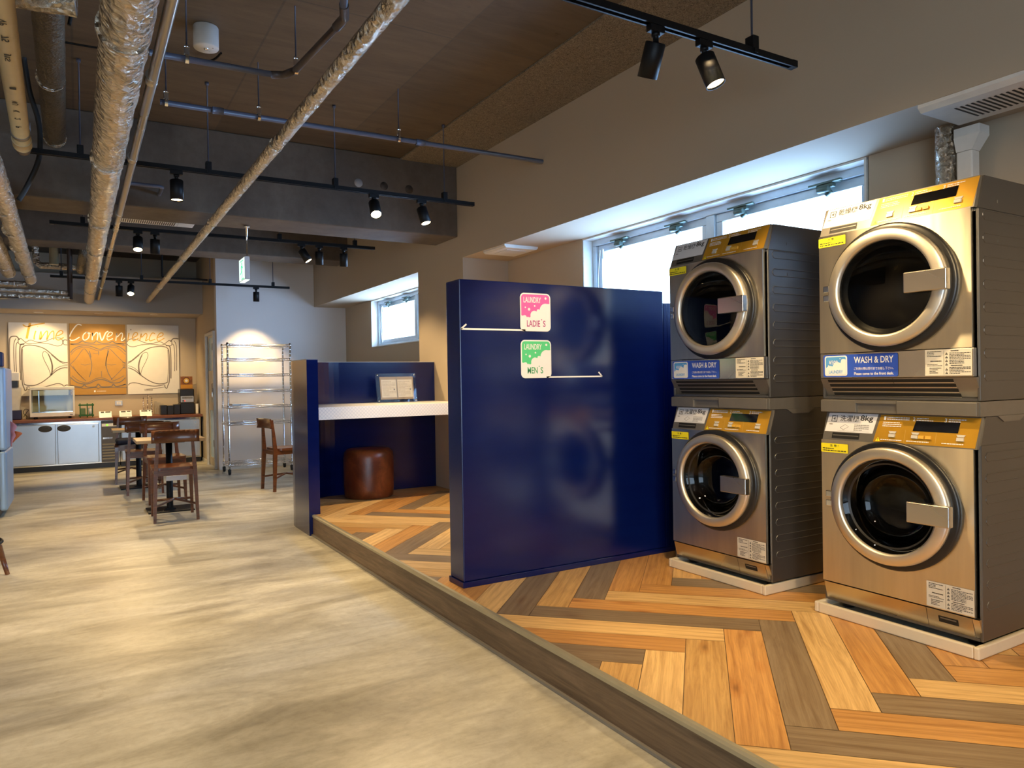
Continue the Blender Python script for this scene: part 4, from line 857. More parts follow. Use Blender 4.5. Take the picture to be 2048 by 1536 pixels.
def hanger(label, x, y, z, parent=None, dx=0):
    t = thing('pipe_hanger', label, 'pipe hanger', (x, y, z), 0, 'threaded pipe hangers')
    m = MB(); m.tube([(0, 0, .05), (0, 0, CEIL-z-.001)], .004, 8); obj('rod', m, M_GREYPIPE, t)
    m = MB(); m.box(-.012, .012, -.006, .006, .018, .055, .002); m.tube([(-.012, 0, .06), (.012, 0, .06)], .008, 8); m.lathe([(.021, -.008), (.021, .008)], (0, 0, 0), 'x', 16); m.lathe([(.018, -.008), (.018, .008)], (0, 0, 0), 'x', 16); obj('clamp', m, M_CHROME, t)
hanger('threaded rod hanger holding the blue-grey water pipe near the wool board', 1.79, 4.385, 2.70)
hanger('threaded rod hanger on the water pipe beside the narrow foil pipe', .93, 4.408, 2.70)
hanger('threaded rod hanger at the end of the blue-grey water pipe', .44, 4.418, 2.70)
hanger('threaded rod hanger at the bend of the brown drain pipe', .955, 3.66, 2.70)
hanger('twin clamp hanger beside the round white ceiling lamp', .47, 3.78, 2.70)
pipe('metal_conduit', 'thin grey conduit along the back of the middle lighting track', [(.2, 6.98, 3.018), (.2, 6.98, 2.49), (.22, 6.98, 2.47), (2.3, 6.98, 2.47)], .008, M_GREYPIPE)
pipe('metal_conduit', 'thin dark conduit near the grey bulkhead above the track', [(.85, 9.31, 3.018), (.85, 9.31, 2.40), (.87, 9.31, 2.385), (1.34, 9.31, 2.385)], .011, M_BLACKM)
pipe('metal_conduit', 'short blue-grey tube stub beside the silver conduit under the beam', [(.305, 5.5, 2.50), (.50, 5.5, 2.50), (.515, 5.52, 2.50), (.515, 5.738, 2.50)], .013, M_GREYPIPE)
m = MB(); m.tube(smooth([(-.235, 4.95, 3.01), (-.21, 4.95, 2.82), (-.175, 4.95, 2.68), (-.165, 4.95, 2.56), (-.178, 4.95, 2.43), (-.235, 4.95, 2.28), (-.275, 4.95, 2.20)], 6), .014, 10)
tag(obj('flexible_hose', m, M_RUBBER), 'black flexible hose curving down beside the dark duct', 'hose')
m = MB(); m.tube(smooth([(-.05, 4.6, 3.0), (.15, 4.55, 2.985), (.45, 4.5, 2.99), (.66, 4.45, 2.985), (.72, 4.35, 3.005)], 6), .006, 8)
tag(obj('cable', m, M_BLACKM), 'thin dark cable looping over the slab behind the round ceiling lamp', 'cable')
m = MB(); m.tube(smooth([(-.01, 3.9, 3.005), (.004, 3.9, 2.93), (.0, 3.9, 2.86), (-.01, 3.9, 2.80)], 6), .008, 8)
tag(obj('cable', m, M_RUBBER), 'black cable bending beside the dark mesh duct', 'cable')
# round ceiling lamp
t = thing('ceiling_lamp', 'round white emergency lamp mounted on the concrete slab', 'ceiling lamp', (.604, 4.10, CEIL))
m = MB(); m.lathe([(0, -.001), (.060, -.001), (.063, -.006), (.063, -.108), (.060, -.114), (0, -.114)], seg=40); obj('housing', m, M_PLASW, t)
m = MB(); m.lathe([(.012, -.1145), (.010, -.120), (0, -.122)], seg=16); m.disc((.03, -.02, -.1146), .004, 'z', 10); m.disc((.02, .03, -.1146), .003, 'z', 10); obj('lens', m, M_CHROME, t)
# ceiling cassette beyond the deep beam
t = thing('air_conditioner', 'white slotted air conditioner grille beyond the deep concrete beam', 'air conditioner', (.65, 7.36, 2.64))
m = MB(); m.box(-.31, .31, -.16, .19, 0, .06, .006); recalc(obj('housing', m, M_PLASW, t))
for x, y in ((-.25, -.1), (.25, -.1), (-.25, .14), (.25, .14)): m = MB(); m.tube([(x, y, .06), (x, y, .379)], .005, 8); obj('hanger_rod', m, M_GREYPIPE, t)
m = MB()
for k in range(26): m.box(-.30+k*.0175, -.292+k*.0175, -.13, .01, -.002, .0005); m.box(-.30+k*.0175, -.292+k*.0175, .03, .16, -.002, .0005)
m.box(.17, .171, -.15, .17, -.001, .0005); m.box(.23, .231, -.10, .02, -.001, .0005); obj('grille', m, M_BLACKM, t)
# fittings under the recess soffit
t = thing('air_vent', 'white slotted air vent under the soffit above the nearer dryer', 'air vent', (3.05, 1.32, SOF))
m = MB(); m.prism([(-.165, -.0), (-.165, -.014), (-.145, -.030), (.135, -.030), (.155, -.014), (.155, -.0)], 'y', -.33, .345); recalc(obj('housing', m, M_PLASW, t))
m = MB()
for k in range(27): m.box(-.085, .085, .24-k*.0205, .248-k*.0205, -.0312, -.0298)
obj('grille', m, M_BLACKM, t)
t = thing('air_vent', 'small white vent plate under the soffit beyond the navy partition', 'air vent', (3.045, 5.12, SOF))
m = MB(); m.prism([(-.155, -.0), (-.155, -.012), (-.14, -.026), (.14, -.026), (.155, -.012), (.155, -.0)], 'y', -.175, .175); recalc(obj('housing', m, M_PLASW, t))
m = MB(); m.box(-.09, .09, -.10, .10, -.030, -.0262, .002); recalc(obj('cover_plate', m, M_PLASW, t))
t = pipe('exhaust_duct', 'foil exhaust duct rising to the soffit behind the nearer dryer', [(3.25, 1.754, 1.70), (3.25, 1.754, SOF-.002)], .042, M_FOIL, 'duct', .04, 23)
m = MB(); m.box(3.225, 3.285, 1.635, 1.70, 1.60, 2.08, .006); m.hexa([(3.225, 1.635, 2.08), (3.285, 1.635, 2.08), (3.285, 1.70, 2.08), (3.225, 1.70, 2.08), (3.215, 1.60, 2.14), (3.295, 1.60, 2.14), (3.295, 1.705, 2.14), (3.215, 1.705, 2.14)]); m.box(3.215, 3.295, 1.60, 1.705, 2.14, 2.178, .003)
o = recalc(obj('duct_cover', m, M_PLASW)); tag(o, 'white plastic duct cover beside the foil exhaust duct', 'duct cover')
# exit sign
t = thing('exit_sign', 'hanging white exit sign box with green figure under the deep beam', 'exit sign', (1.166, 6.165, 2.398))
m = MB(); m.box(-.019, .019, -.115, .115, -.423, -.240, .004); recalc(obj('box', m, flat('sign_casing', (.62, .62, .66), .4), t))
m = MB(); m.box(-.0215, -.0192, -.108, .108, -.416, -.247); m.box(-.0192, .0192, -.108, .108, -.4255, -.4232); obj('lit_face', m, M_EXITF, t)
m = MB(); d = Decal(m, (-.0216, .108, -.416), U, V, N)
d.rect(.095, .0, .20, .008, 1, 0); d.disc(.118, .128, .014, 1, 0); d.stroke([(.122, .115), (.110, .075)], .030, 1, 0); d.stroke([(.112, .078), (.085, .055), (.060, .050)], .015, 1, 0); d.stroke([(.112, .075), (.130, .045), (.118, .012)], .015, 1, 0)
d.stroke([(.122, .108), (.150, .090), (.165, .105)], .010, 1, 0); d.stroke([(.112, .105), (.085, .110), (.078, .090)], .010, 1, 0); d.stroke([(.035, .02), (.035, .15), (.18, .15)], .008, 1, 0)
obj('running_figure', m, M_EXITG, t)
m = MB(); m.tube([(0, -.115, -.24), (0, -.115, -.004)], .007, 10); m.lathe([(0, 0), (.02, 0), (.02, -.012), (0, -.012)], (0, -.115, 0), 'z', 14); obj('hanger_rod', m, M_CHROME, t)

# ================================================================== FURNITURE
def chair(label):
    t = thing('dining_chair', label, 'chair', (0, 0, 0), 0, 'dark wooden dining chairs')
    # seat, facing +y
    m = MB(); n = 12; top = []; 
    out = rr_pts(-.175, -.165, .175, .205, .06, 6); N_ = len(out)
    vs = [(x, y, .428) for x, y in out]+[(x, y, .448+.004*abs(x)/.17) for x, y in out]+[(x*.8, y*.8+.004, .446) for x, y in out]+[(0, .01, .438)]
    fs = [list(range(N_))[::-1]]+[(i, (i+1) % N_, N_+(i+1) % N_, N_+i) for i in range(N_)]+[(N_+i, N_+(i+1) % N_, 2*N_+(i+1) % N_, 2*N_+i) for i in range(N_)]+[(2*N_+i, 2*N_+(i+1) % N_, 3*N_) for i in range(N_)]
    m.add(vs, fs, 0, False); recalc(obj('seat', m, M_CHAIR, t))
    def bar(p0, p1, w0, d0, w1, d1, name):
        m = MB(); c = []
        for p, w, d in ((p0, w0, d0), (p1, w1, d1)): c += [(p[0]-w/2, p[1]-d/2, p[2]), (p[0]+w/2, p[1]-d/2, p[2]), (p[0]+w/2, p[1]+d/2, p[2]), (p[0]-w/2, p[1]+d/2, p[2])]
        m.hexa(c); return m
    for s in (-1, 1):
        m = bar((s*.165, -.205, 0), (s*.150, -.185, .43), .022, .030, .030, .042, 'leg'); m2 = bar((s*.150, -.185, .43), (s*.128, -.205, .755), .030, .042, .020, .018, 'x')
        m.add(m2.v, m2.f); recalc(obj('leg', m, M_CHAIR, t))
        m = bar((s*.160, .185, 0), (s*.150, .165, .428), .022, .024, .034, .036, 'leg'); recalc(obj('leg', m, M_CHAIR, t))
    m = MB(); m.box(-.15, .15, -.19, -.165, .385, .428); m.box(-.15, .15, .15, .172, .385, .428); m.box(-.158, -.138, -.17, .16, .385, .428); m.box(.138, .158, -.17, .16, .385, .428); recalc(obj('apron', m, M_CHAIR, t))
    m = MB(); k = 10; R = .42; ring = []
    for i in range(k+1):
        a = -0.45+0.9*i/k; x = R*math.sin(a); y = -.205-.022+R*(1-math.cos(a))*.9*-1+.03; ring.append((x, y))
    vs = []
    for (x, y) in ring:
        q = 1-(abs(x)/.2)**4*.25
        for z, dy in ((.665, -.006), (.70, .004), (.768*1.0, -.010)):
            zz = z if z < .7 else (.700+(z-.700)); vs += [(x, y+dy-.009, zz), (x, y+dy+.009, zz)]
    w = 6
    for i in range(k):
        b = i*w; c = b+w
        m.add([vs[b], vs[c], vs[c+2], vs[b+2]], [(0, 1, 2, 3)], 0, True); m.add([vs[b+2], vs[c+2], vs[c+4], vs[b+4]], [(0, 1, 2, 3)], 0, True)
        m.add([vs[b+1], vs[c+1], vs[c+3], vs[b+3]], [(0, 3, 2, 1)], 0, True); m.add([vs[b+3], vs[c+3], vs[c+5], vs[b+5]], [(0, 3, 2, 1)], 0, True)
        m.add([vs[b], vs[c], vs[c+1], vs[b+1]], [(0, 3, 2, 1)]); m.add([vs[b+4], vs[c+4], vs[c+5], vs[b+5]], [(0, 1, 2, 3)])
    for b in (0, k*w): m.add([vs[b], vs[b+1], vs[b+3], vs[b+5], vs[b+4], vs[b+2]], [(0, 1, 2, 3, 4, 5)])
    recalc(obj('backrest', m, M_CHAIR, t))
    for s in (-1, 1):
        m = MB(); m.tube([(s*.155, -.195, .135), (-s*.01*0, -.01, .165), (-s*.148, .172, .135)], .010, 8); obj('stretcher', m, M_CHAIR, t)
    return t
c0 = chair('dark wooden chair with back to the camera, nearest of the table chairs'); c0.location = (.690, 6.90, 0); c0.rotation_euler = (0, 0, -.02)
m = MB(); m.box(-.075, .085, -.21, -.198, .345, .385, .002); o = obj('label_plate', m, flat('pale_lilac_label', (.50, .50, .56), .5), c0, label='pale rectangular plate under the seat')
c1 = dup(c0, (.71, 7.93, 0), PI+.06, 'reddish wooden chair facing the camera behind the nearer cafe table')
for ch in list(c1.children):
    if ch.name.startswith('label_plate'): bpy.data.objects.remove(ch)
c2 = dup(c1, (.585, 8.74, 0), -.02, 'dark wooden chair with back to the camera at the farther cafe table')
c3 = dup(c1, (.52, 9.78, 0), PI-.04, 'dark wooden chair behind the farther table, closest to the steel refrigerators')
c4 = dup(c1, (1.925, 8.07, 0), -PI/2+.17, 'dark wooden chair standing alone beside the curved navy screen')
m = MB(); m.box(-.16, .16, -.14, .15, .452, .52, .03, 0, 3); o = obj('shoulder_bag', m, flat('dark_navy_fabric', (.012, .016, .035), .7), None, (.52, 9.76, 0)); tag(o, 'dark navy bag lying on the farthest chair seat', 'bag')
def table(label, x, y, w, d, rz=0):
    t = thing('cafe_table', label, 'table', (x, y, 0), rz, 'small pedestal cafe tables')
    m = MB(); m.box(-w/2, w/2, -d/2, d/2, .632, .66, .003); recalc(obj('tabletop', m, M_OAK, t))
    m = MB(); m.lathe([(.028, .012), (.028, .62), (0, .62)], seg=20); obj('pole', m, M_BLACKM, t)
    m = MB(); m.box(-.19, .19, -.17, .17, .001, .012, .002); m.box(-.045, .045, -.045, .045, .012, .022, .002); recalc(obj('base_plate', m, M_BLACKM, t))
    m = MB(); m.box(-.12, .12, -.12, .12, .62, .6315); recalc(obj('mount', m, M_BLACKM, t)); return t
table('light oak cafe table on a black pedestal behind the nearest dark chair', .70, 7.36, .56, .48)
t2 = table('light oak cafe table on a black pedestal, the farther of the two', .565, 9.22, .52, .46)

# wire rack on castors
rk = thing('wire_rack', 'tall chrome wire rack on castors with seven shelves against the wall', 'shelf rack', (1.99, 9.86, 0), 0)
RX, RY = .385, .20
for sx in (-1, 1):
    for sy in (-1, 1):
        m = MB(); m.tube([(sx*RX, sy*RY, .075), (sx*RX, sy*RY, 1.655)], .0125, 12)
        for k in range(30): m.tube([(sx*RX, sy*RY, .12+k*.052), (sx*RX, sy*RY, .123+k*.052)], .0135, 12, 0, True, False)
        m.lathe([(0, 1.665), (.013, 1.663), (.014, 1.65)], (sx*RX, sy*RY, 0), 'z', 12); obj('post', m, M_RACK, rk)
        m = MB(); m.lathe([(0, -.014), (.027, -.014), (.030, -.008), (.030, .008), (.027, .014), (0, .014)], (sx*RX, sy*RY, .032), 'x', 18); m.box(sx*RX-.018, sx*RX+.018, sy*RY-.01, sy*RY+.02, .035, .07, .003); m.tube([(sx*RX, sy*RY, .06), (sx*RX, sy*RY, .08)], .008, 8)
        obj('castor', m, M_RUBBER, rk)
def wire_shelf():
    m = MB()
    for z in (0, -.028):
        for s in (-1, 1):
            m.tube([(-RX, s*RY, z), (RX, s*RY, z)], .0045, 6); m.tube([(s*RX, -RY, z), (s*RX, RY, z)], .0045, 6)
    for s in (-1, 1):      # zigzag truss along each side
        pts = [(-RX+.02+i*(2*RX-.04)/22, s*RY, 0 if i % 2 else -.028) for i in range(23)]; m.tube(pts, .0032, 5)
    for i in range(25): x = -RX+.02+i*(2*RX-.04)/24; m.tube([(x, -RY, .002), (x, RY, .002)], .0018, 5)
    for y in (-.07, .07): m.tube([(-RX, y, -.004), (RX, y, -.004)], .003, 6)
    for sx in (-1, 1):
        for sy in (-1, 1): m.lathe([(.0135, -.034), (.017, -.034), (.0165, .008), (.0135, .008)], (sx*RX, sy*RY, 0), 'z', 12)
    return m.mesh('wire_shelf', [M_RACK])
wm = wire_shelf()
for z in (1.645, 1.465, 1.265, 1.062, .862, .652, .135): obj('wire_shelf', wm, None, rk, (0, 0, z))
for i, x in enumerate((1.70, 1.80)):
    m = MB(); m.box(-.045, .045, -.12, .10, 0, .022, .002); o = obj('paper_box', m, M_PLASW, None, (x, 9.80, .8675)); tag(o, ('flat white box on the rack shelf, beside the post', 'flat white box on the rack shelf, further from the post')[i], 'box', 'flat white boxes on the wire rack')

# tall pale blue fridge at the edge with things hung on it
t = thing('tall_fridge', 'tall pale blue fridge at the edge before the kitchen counter', 'fridge', (-1.16, 7.78, 0))
fr_m = mk_steel('pale_blue_enamel', (.32, .47, .68), .38, (1, 1, 1), metal=.25)
m = MB(); m.box(0, .54, 0, .72, .055, 1.33, .012); recalc(obj('cabinet', m, flat('deep_blue_enamel', (.07, .10, .28), .4), t))
for z0, z1 in ((.06, .585), (.592, 1.325)):
    m = MB(); m.box(.545, .605, .003, .72, z0, z1, .022, 0, 4); recalc(obj('door', m, fr_m, t))
m = MB(); m.box(.06, .54, .04, .68, .001, .054); recalc(obj('plinth', m, M_BLACK, t))
m = MB(); m.box(-.8, -.575, 7.82, 7.98, 1.331, 1.46, .01); tag(recalc(obj('storage_box', m, flat('navy_box', (.01, .025, .11), .5))), 'navy box standing on top of the tall blue fridge', 'box')
def ribbon(name, label, pts, w, matl, cat):
    m = MB(); n = len(pts)
    for i in range(n-1):
        a, b = pts[i], pts[i+1]; m.add([(a[0], a[1], a[2]), (b[0], b[1], b[2]), (b[0]+w*b[3], b[1]+.02*b[3], b[2]-.008), (a[0]+w*a[3], a[1]+.02*a[3], a[2]-.008)], [(0, 1, 2, 3)], 0, True)
    o = obj(name, m, matl); md = o.modifiers.new('thickness', 'SOLIDIFY'); md.thickness = .003; return tag(o, label, cat)
ribbon('hanging_cloth', 'pink cloth hanging at the side of the tall blue fridge', smooth([(-.554, 8.2, .83, .2), (-.554, 8.22, .79, .7), (-.554, 8.2, .74, .45), (-.554, 8.22, .70, .55), (-.554, 8.2, .655, .25), (-.554, 8.2, .60, .1)], 4), .07, flat('pink_cloth', (.72, .30, .32), .8), 'cloth')
ribbon('paper_flower', 'orange paper flower sticking out beside the tall blue fridge', smooth([(-.554, 8.35, .735, .5), (-.554, 8.36, .715, 1.15), (-.554, 8.35, .69, .9), (-.554, 8.36, .66, .5), (-.554, 8.35, .63, .15)], 4), .07, flat('orange_paper', (.72, .18, .05), .8), 'decoration')

# bar stool cut by the edge of the view
t = thing('bar_stool', 'wooden stool with black foot ring at the very edge of the floor', 'stool', (-.66, 5.35, 0))
m = MB(); m.lathe([(0, .60), (.18, .60), (.21, .607), (.225, .625), (.225, .64), (.21, .632), (0, .622)], seg=28); recalc(obj('seat', m, M_CHAIR, t))
m = MB(); m.lathe([(.215, .44), (.235, .44), (.240, .60), (.228, .605)], seg=28, ang=(-1.5, 1.5)); recalc(obj('skirt', m, mk_wood('honey_oak', (.22, .09, .03), (.38, .17, .06), .4, (3, 3, 16)), t))
for k in range(4):
    a = PI/4+k*PI/2-.5; c, s_ = math.cos(a), math.sin(a); m = MB(); m.tube([(c*.14, s_*.14, .60), (c*.235, s_*.235, .17)], .011, 10, 0); m.tube([(c*.232, s_*.232, .185), (c*.275, s_*.275, .0)], [.018, .012], 12, 1); obj('leg', m, [M_BLACKM, M_CHAIR], t)
m = MB(); m.tube([(.245*math.cos(2*PI*k/32), .245*math.sin(2*PI*k/32), .22) for k in range(33)], .009, 8); obj('foot_ring', m, M_BLACKM, t)

# ================================================================== KITCHEN COUNTER
YC = 11.62; CT = .70
m = MB(); m.box(-1.6, 1.566, YC, 12.28, CT-.035, CT, .003); tag(recalc(obj('worktop', m, M_WORKTOP)), 'long red-brown wooden worktop over the steel refrigerators', 'worktop')
M_FRIDGE = flat('fridge_steel', (.58, .62, .66), .33, 1.0, var=.03, nscale=3); M_HANDLE = flat('dark_recess_handle', (.03, .028, .026), .4)
def under_fridge(label, x0, x1, splits, comp=None):
    t = thing('undercounter_fridge', label, 'refrigerator', (x0, YC+.06, 0), 0, 'steel undercounter refrigerators'); w = x1-x0
    m = MB(); m.box(0, w, .02, .58, .07, .66, .002); recalc(obj('cabinet', m, M_FRIDGE, t))
    m = MB(); m.box(0.003, w-.003, .01, .55, .001, .069); recalc(obj('plinth', m, M_BLACK, t))
    m = MB(); m.box(0, w, .0, .0195, .07, .085); m.box(0, w, .0, .0195, .635, .66); m.box(0, .018, 0, .0195, .085, .635); m.box(w-.018, w, 0, .0195, .085, .635)
    recalc(obj('front_frame', m, M_CHROME, t))
    for i, (a, b, hx) in enumerate(splits):
        m = MB(); m.box(a-x0, b-x0, -.03, .018, .090, .630, .006); d = recalc(obj('door', m, M_FRIDGE, t))
        m = MB(); m.lathe([(0, -.0315), (.076, -.0315), (.080, -.0302), (.080, -.029)], (hx-x0, 0, .575), 'y', 28, 0, True, .56); m.tube([(hx-x0-.03, -.033, .588), (hx-x0+.03, -.033, .588)], .005, 6); obj('door_handle', m, M_HANDLE, d)
        if i == len(splits)-1 and b-a > .3:
            m = MB(); q = Decal(m, (b-x0-.06, -.030, .585), (1, 0, 0), V, (0, -1, 0)); q.disc(0, 0, .017, 1, 0, 20); q.disc(0, 0, .013, 2, 1, 20); q.rect(-.002, -.009, .002, .009, 3, 0); q.rect(-.007, -.002, .007, .002, 3, 0); obj('round_badge', m, [M_WHITE, M_SKY], d)
    if comp:
        a, b = comp; m = MB(); m.box(a-x0, b-x0, -.006, .0185, .075, .655, .002); c = recalc(obj('control_unit', m, flat('dark_grille', (.09, .075, .06), .4, .3), t))
        m = MB(); m.box(a-x0+.01, b-x0-.02, -.010, -.0065, .575, .615); q = Decal(m, (a-x0, -.011, .58), (1, 0, 0), V, (0, -1, 0)); obj('control_strip', m, M_PLASW, c)
        m = MB(); m.lathe([(0, -.0125), (.014, -.0125), (.014, -.0102)], (a-x0+.075, 0, .595), 'y', 16); obj('green_display', m, emit('green_led', (.35, .9, .08), .9), c)
        m = MB(); m.box(a-x0+.02, b-x0-.07, -.009, -.0065, .40, .425); obj('bright_tag', m, M_CHROME, c)
        m = MB()
        for k in range(6): m.prism([(-.0065, .12+k*.04), (-.018, .112+k*.04), (-.018, .120+k*.04), (-.0065, .135+k*.04)], 'x', a-x0+.012, b-x0-.012)
        recalc(obj('louvre', m, flat('grey_metal_louvre', (.16, .145, .12), .4, .4), c))
    return t
under_fridge('steel undercounter refrigerator with two doors and a dark compressor grille', -.80, .485, ((-.785, -.285, -.40), (-.262, .225, -.185)), (.255, .465))
under_fridge('steel undercounter refrigerator behind the wooden cafe chairs', .492, 1.545, ((.51, 1.005, .93), (1.028, 1.53, 1.09)))
# hot showcase
t = thing('food_showcase', 'white countertop food warmer cabinet with glass front', 'showcase', (-.58, 11.86, CT))
m = MB(); w = .525; m.box(0, w, 0, .34, .03, .09, .008); m.box(.0, w, 0, .34, .40, .445, .01); m.box(0, .02, .0, .02, .09, .40); m.box(w-.02, w, 0, .02, .09, .40); m.box(0, .02, .32, .34, .09, .40); m.box(w-.02, w, .32, .34, .09, .40); recalc(obj('body', m, flat('warm_white_enamel', (.78, .75, .66), .4), t))
m = MB(); m.box(.02, w-.02, .003, .007, .09, .40); recalc(obj('front_glass', m, M_CABG, t))
m = MB(); m.box(.02, w-.02, .330, .334, .09, .40); recalc(obj('rear_glass', m, M_CABG, t))
m = MB(); m.box(.025, w-.025, .02, .31, .0905, .10); m.box(.10, .11, .05, .06, .1, .39); recalc(obj('tray', m, M_CHROME, t))
for q in (.06, w-.06):
    for yy in (.05, .29): m = MB(); m.lathe([(0, .001), (.018, .001), (.018, .03), (0, .03)], (q, yy, 0), 'z', 12); obj('foot', m, M_BLACK, t)
m = MB(); dd = Decal(m, (w-.06, 0, .05), (1, 0, 0), V, (0, -1, 0)); dd.rect(0, 0, .035, .008, 1, 0); obj('badge', m, M_INK, t)
# green stand with cups
t = thing('cup_stand', 'small green painted stand beside the food warmer', 'stand', (-.01, 11.95, CT)); M_GRN = flat('dark_green_paint', (.01, .10, .02), .6)
m = MB(); m.box(0, .19, 0, .10, .02, .04, .003); recalc(obj('shelf', m, M_GRN, t)); m = MB(); m.box(0, .19, 0, .10, .165, .185, .003); recalc(obj('shelf', m, M_GRN, t))
for x in (.012, .10, .165):
    m = MB(); m.box(x, x+.014, .005, .095, .0, .20, .002); recalc(obj('upright', m, M_GRN, t))
m = MB(); m.lathe([(0, 0), (.022, 0), (.030, .09), (.027, .09), (.02, .004)], (.135, 12.0, CT+.041), 'z', 20); tag(obj('paper_cup', m, M_PLASW), 'white cup standing inside the small green stand', 'cup')
m = MB(); m.box(.015, .075, 11.97, 12.03, CT+.041, CT+.13, .004); tag(recalc(obj('canister', m, flat('amber_green_can', (.10, .17, .03), .4))), 'green and amber canister inside the small green stand', 'canister')
# three sloping menu displays
for i, x in enumerate((.237, .487, .745)):
    m = MB(); m.prism([(11.66, CT+.001), (11.76, CT+.001), (11.76, CT+.085)], 'x', x, x+.153); recalc_o = recalc(obj('body', m, flat('white_display_case', (.75, .78, .82), .35)))
    t = thing('menu_display', ('white sloping menu display on the worktop, closest to the food warmer', 'white sloping menu display on the worktop, middle of three', 'white sloping menu display on the worktop, closest to the black trays')[i], 'display', (0, 0, 0), 0, 'sloping menu displays on the worktop'); recalc_o.parent = t
    m = MB(); q = Decal(m, (x, 11.66, CT+.001), (1, 0, 0), (0, .10, .084), (0, -.084, .10)); q.rect(.02, .095, .06+.02*i, .125, 1, 0); q.rect(.075+.02*i, .10, .14, .125, 1, 0); q.para(.015, .02, .14, .085, 5, 1, 1, i+3); obj('printed_face', m, [M_INK, flat('pale_grey_print', (.55, .58, .62), .5)], t)
m = MB(); m.box(.455, .555, 12.288, 12.299, .845, .92, .004); t = obj('wall_socket', m, flat('steel_plate', (.5, .5, .48), .35, .6)); recalc(t); tag(t, 'square wall socket plate above the worktop', 'socket')
for k in (0, 1): m = MB(); m.box(.478+k*.03, .502+k*.03, 12.285, 12.2875, .862, .903, .002); obj('socket_module', m, M_PLASW, t)
# ball-and-wire stand
t = thing('capsule_stand', 'chrome wire stand with rows of small round capsules', 'stand', (.87, 12.08, CT))
m = MB(); m.lathe([(0, .001), (.05, .001), (.05, .008), (0, .008)], seg=20); m.tube([(0, 0, .008), (0, 0, .30)], .004, 8)
for a in (-.055, 0.0, .055): m.tube([(a, 0, .03), (a, 0, .27)], .0025, 6)
for z in (.03, .27): m.tube([(-.055, 0, z), (.055, 0, z)], .0025, 6)
obj('wire_frame', m, M_CHROME, t)
bm_ = MB(); bm_.lathe([(0, -.013), (.009, -.009), (.013, 0), (.009, .009), (0, .013)], seg=12); me = bm_.mesh('capsule', [M_CHROME])
for a in (-.055, 0, .055):
    for k in range(7): obj('capsule', me, None, t, (a, -.014, .05+k*.033))
# black machine with a card on top, trays and cups
t = thing('drink_machine', 'black and silver drink machine with a brown picture card on top', 'machine', (1.30, 11.93, CT))
m = MB(); m.box(0, .20, 0, .28, .001, .17, .01); recalc(obj('base', m, M_BLACK, t)); m = MB(); m.box(0, .20, .02, .28, .171, .375, .012); recalc(obj('body', m, M_BLACK, t))
m = MB(); m.box(.01, .19, .008, .0195, .175, .27, .004); recalc(obj('front_plate', m, flat('silver_front', (.5, .52, .55), .3, .5), t))
m = MB(); q = Decal(m, (.01, .008, .175), (1, 0, 0), V, (0, -1, 0)); q.rect(.02, .055, .165, .08, 1, 0); q.para(.025, .058, .16, .077, 1, 2, 1, 4); q.rect(.02, .015, .05, .03, 1, 0); obj('print', m, [M_INK, M_WHITE], t)
m = MB(); m.lathe([(0, -.002), (.007, -.002), (.007, 0)], (.065, .006, .198), 'y', 12); obj('red_light', m, emit('red_led', (1, .05, .02), 2), t)
m = MB(); m.box(.02, .185, .08, .09, .376, .565); recalc(obj('picture_card', m, flat('brown_card', (.26, .09, .02), .6, var=.5, nscale=30), t))
m = MB(); q = Decal(m, (.02, .0795, .376), (1, 0, 0), V, (0, -1, 0)); q.disc(.08, .125, .052, 1, 0); q.disc(.08, .125, .040, 2, 1); q.disc(.08, .125, .020, 3, 2); q.rect(.0, .01, .165, .065, 1, 3); obj('card_print', m, [flat('dark_brown_ink', (.10, .02, .01), .6), M_GOLDINK, M_POSTER, flat('amber_print', (.55, .25, .02), .6)], t)
for i, (x, w, h) in enumerate(((1.03, .085, .16), (1.12, .085, .15), (1.21, .085, .165))):
    m = MB(); m.box(x, x+w, 11.88, 12.06, CT+.001, CT+h*.9, .006); o = recalc(obj('storage_tray', m, M_BLACK)); tag(o, ('black tray box nearest the menu displays', 'middle one of the black tray boxes', 'black tray box against the drink machine')[i], 'box', 'black tray boxes beside the drink machine')
for i, x in enumerate((.985, 1.03, 1.075)):
    m = MB(); m.lathe([(0, 0), (.018, 0), (.024, .20-i*.02), (.021, .20-i*.02), (.016, .003)], (x, 12.12, CT+.001), 'z', 16); tag(obj('drinking_glass', m, M_ACR), ('clear glass standing behind the black boxes', 'clear glass, middle one behind the black boxes', 'shortest clear glass behind the black boxes')[i], 'glass', 'clear glasses behind the black boxes')
t = thing('cup_stack', 'stack of pale cups beside the drink machine', 'cups', (1.535, 11.95, CT))
for k in range(8): m = MB(); m.lathe([(.014, 0), (.021, .03), (.022, .03), (.018, .0)], (0, 0, .001+k*.017), 'z', 14); obj('cup', m, M_PLASW, t)
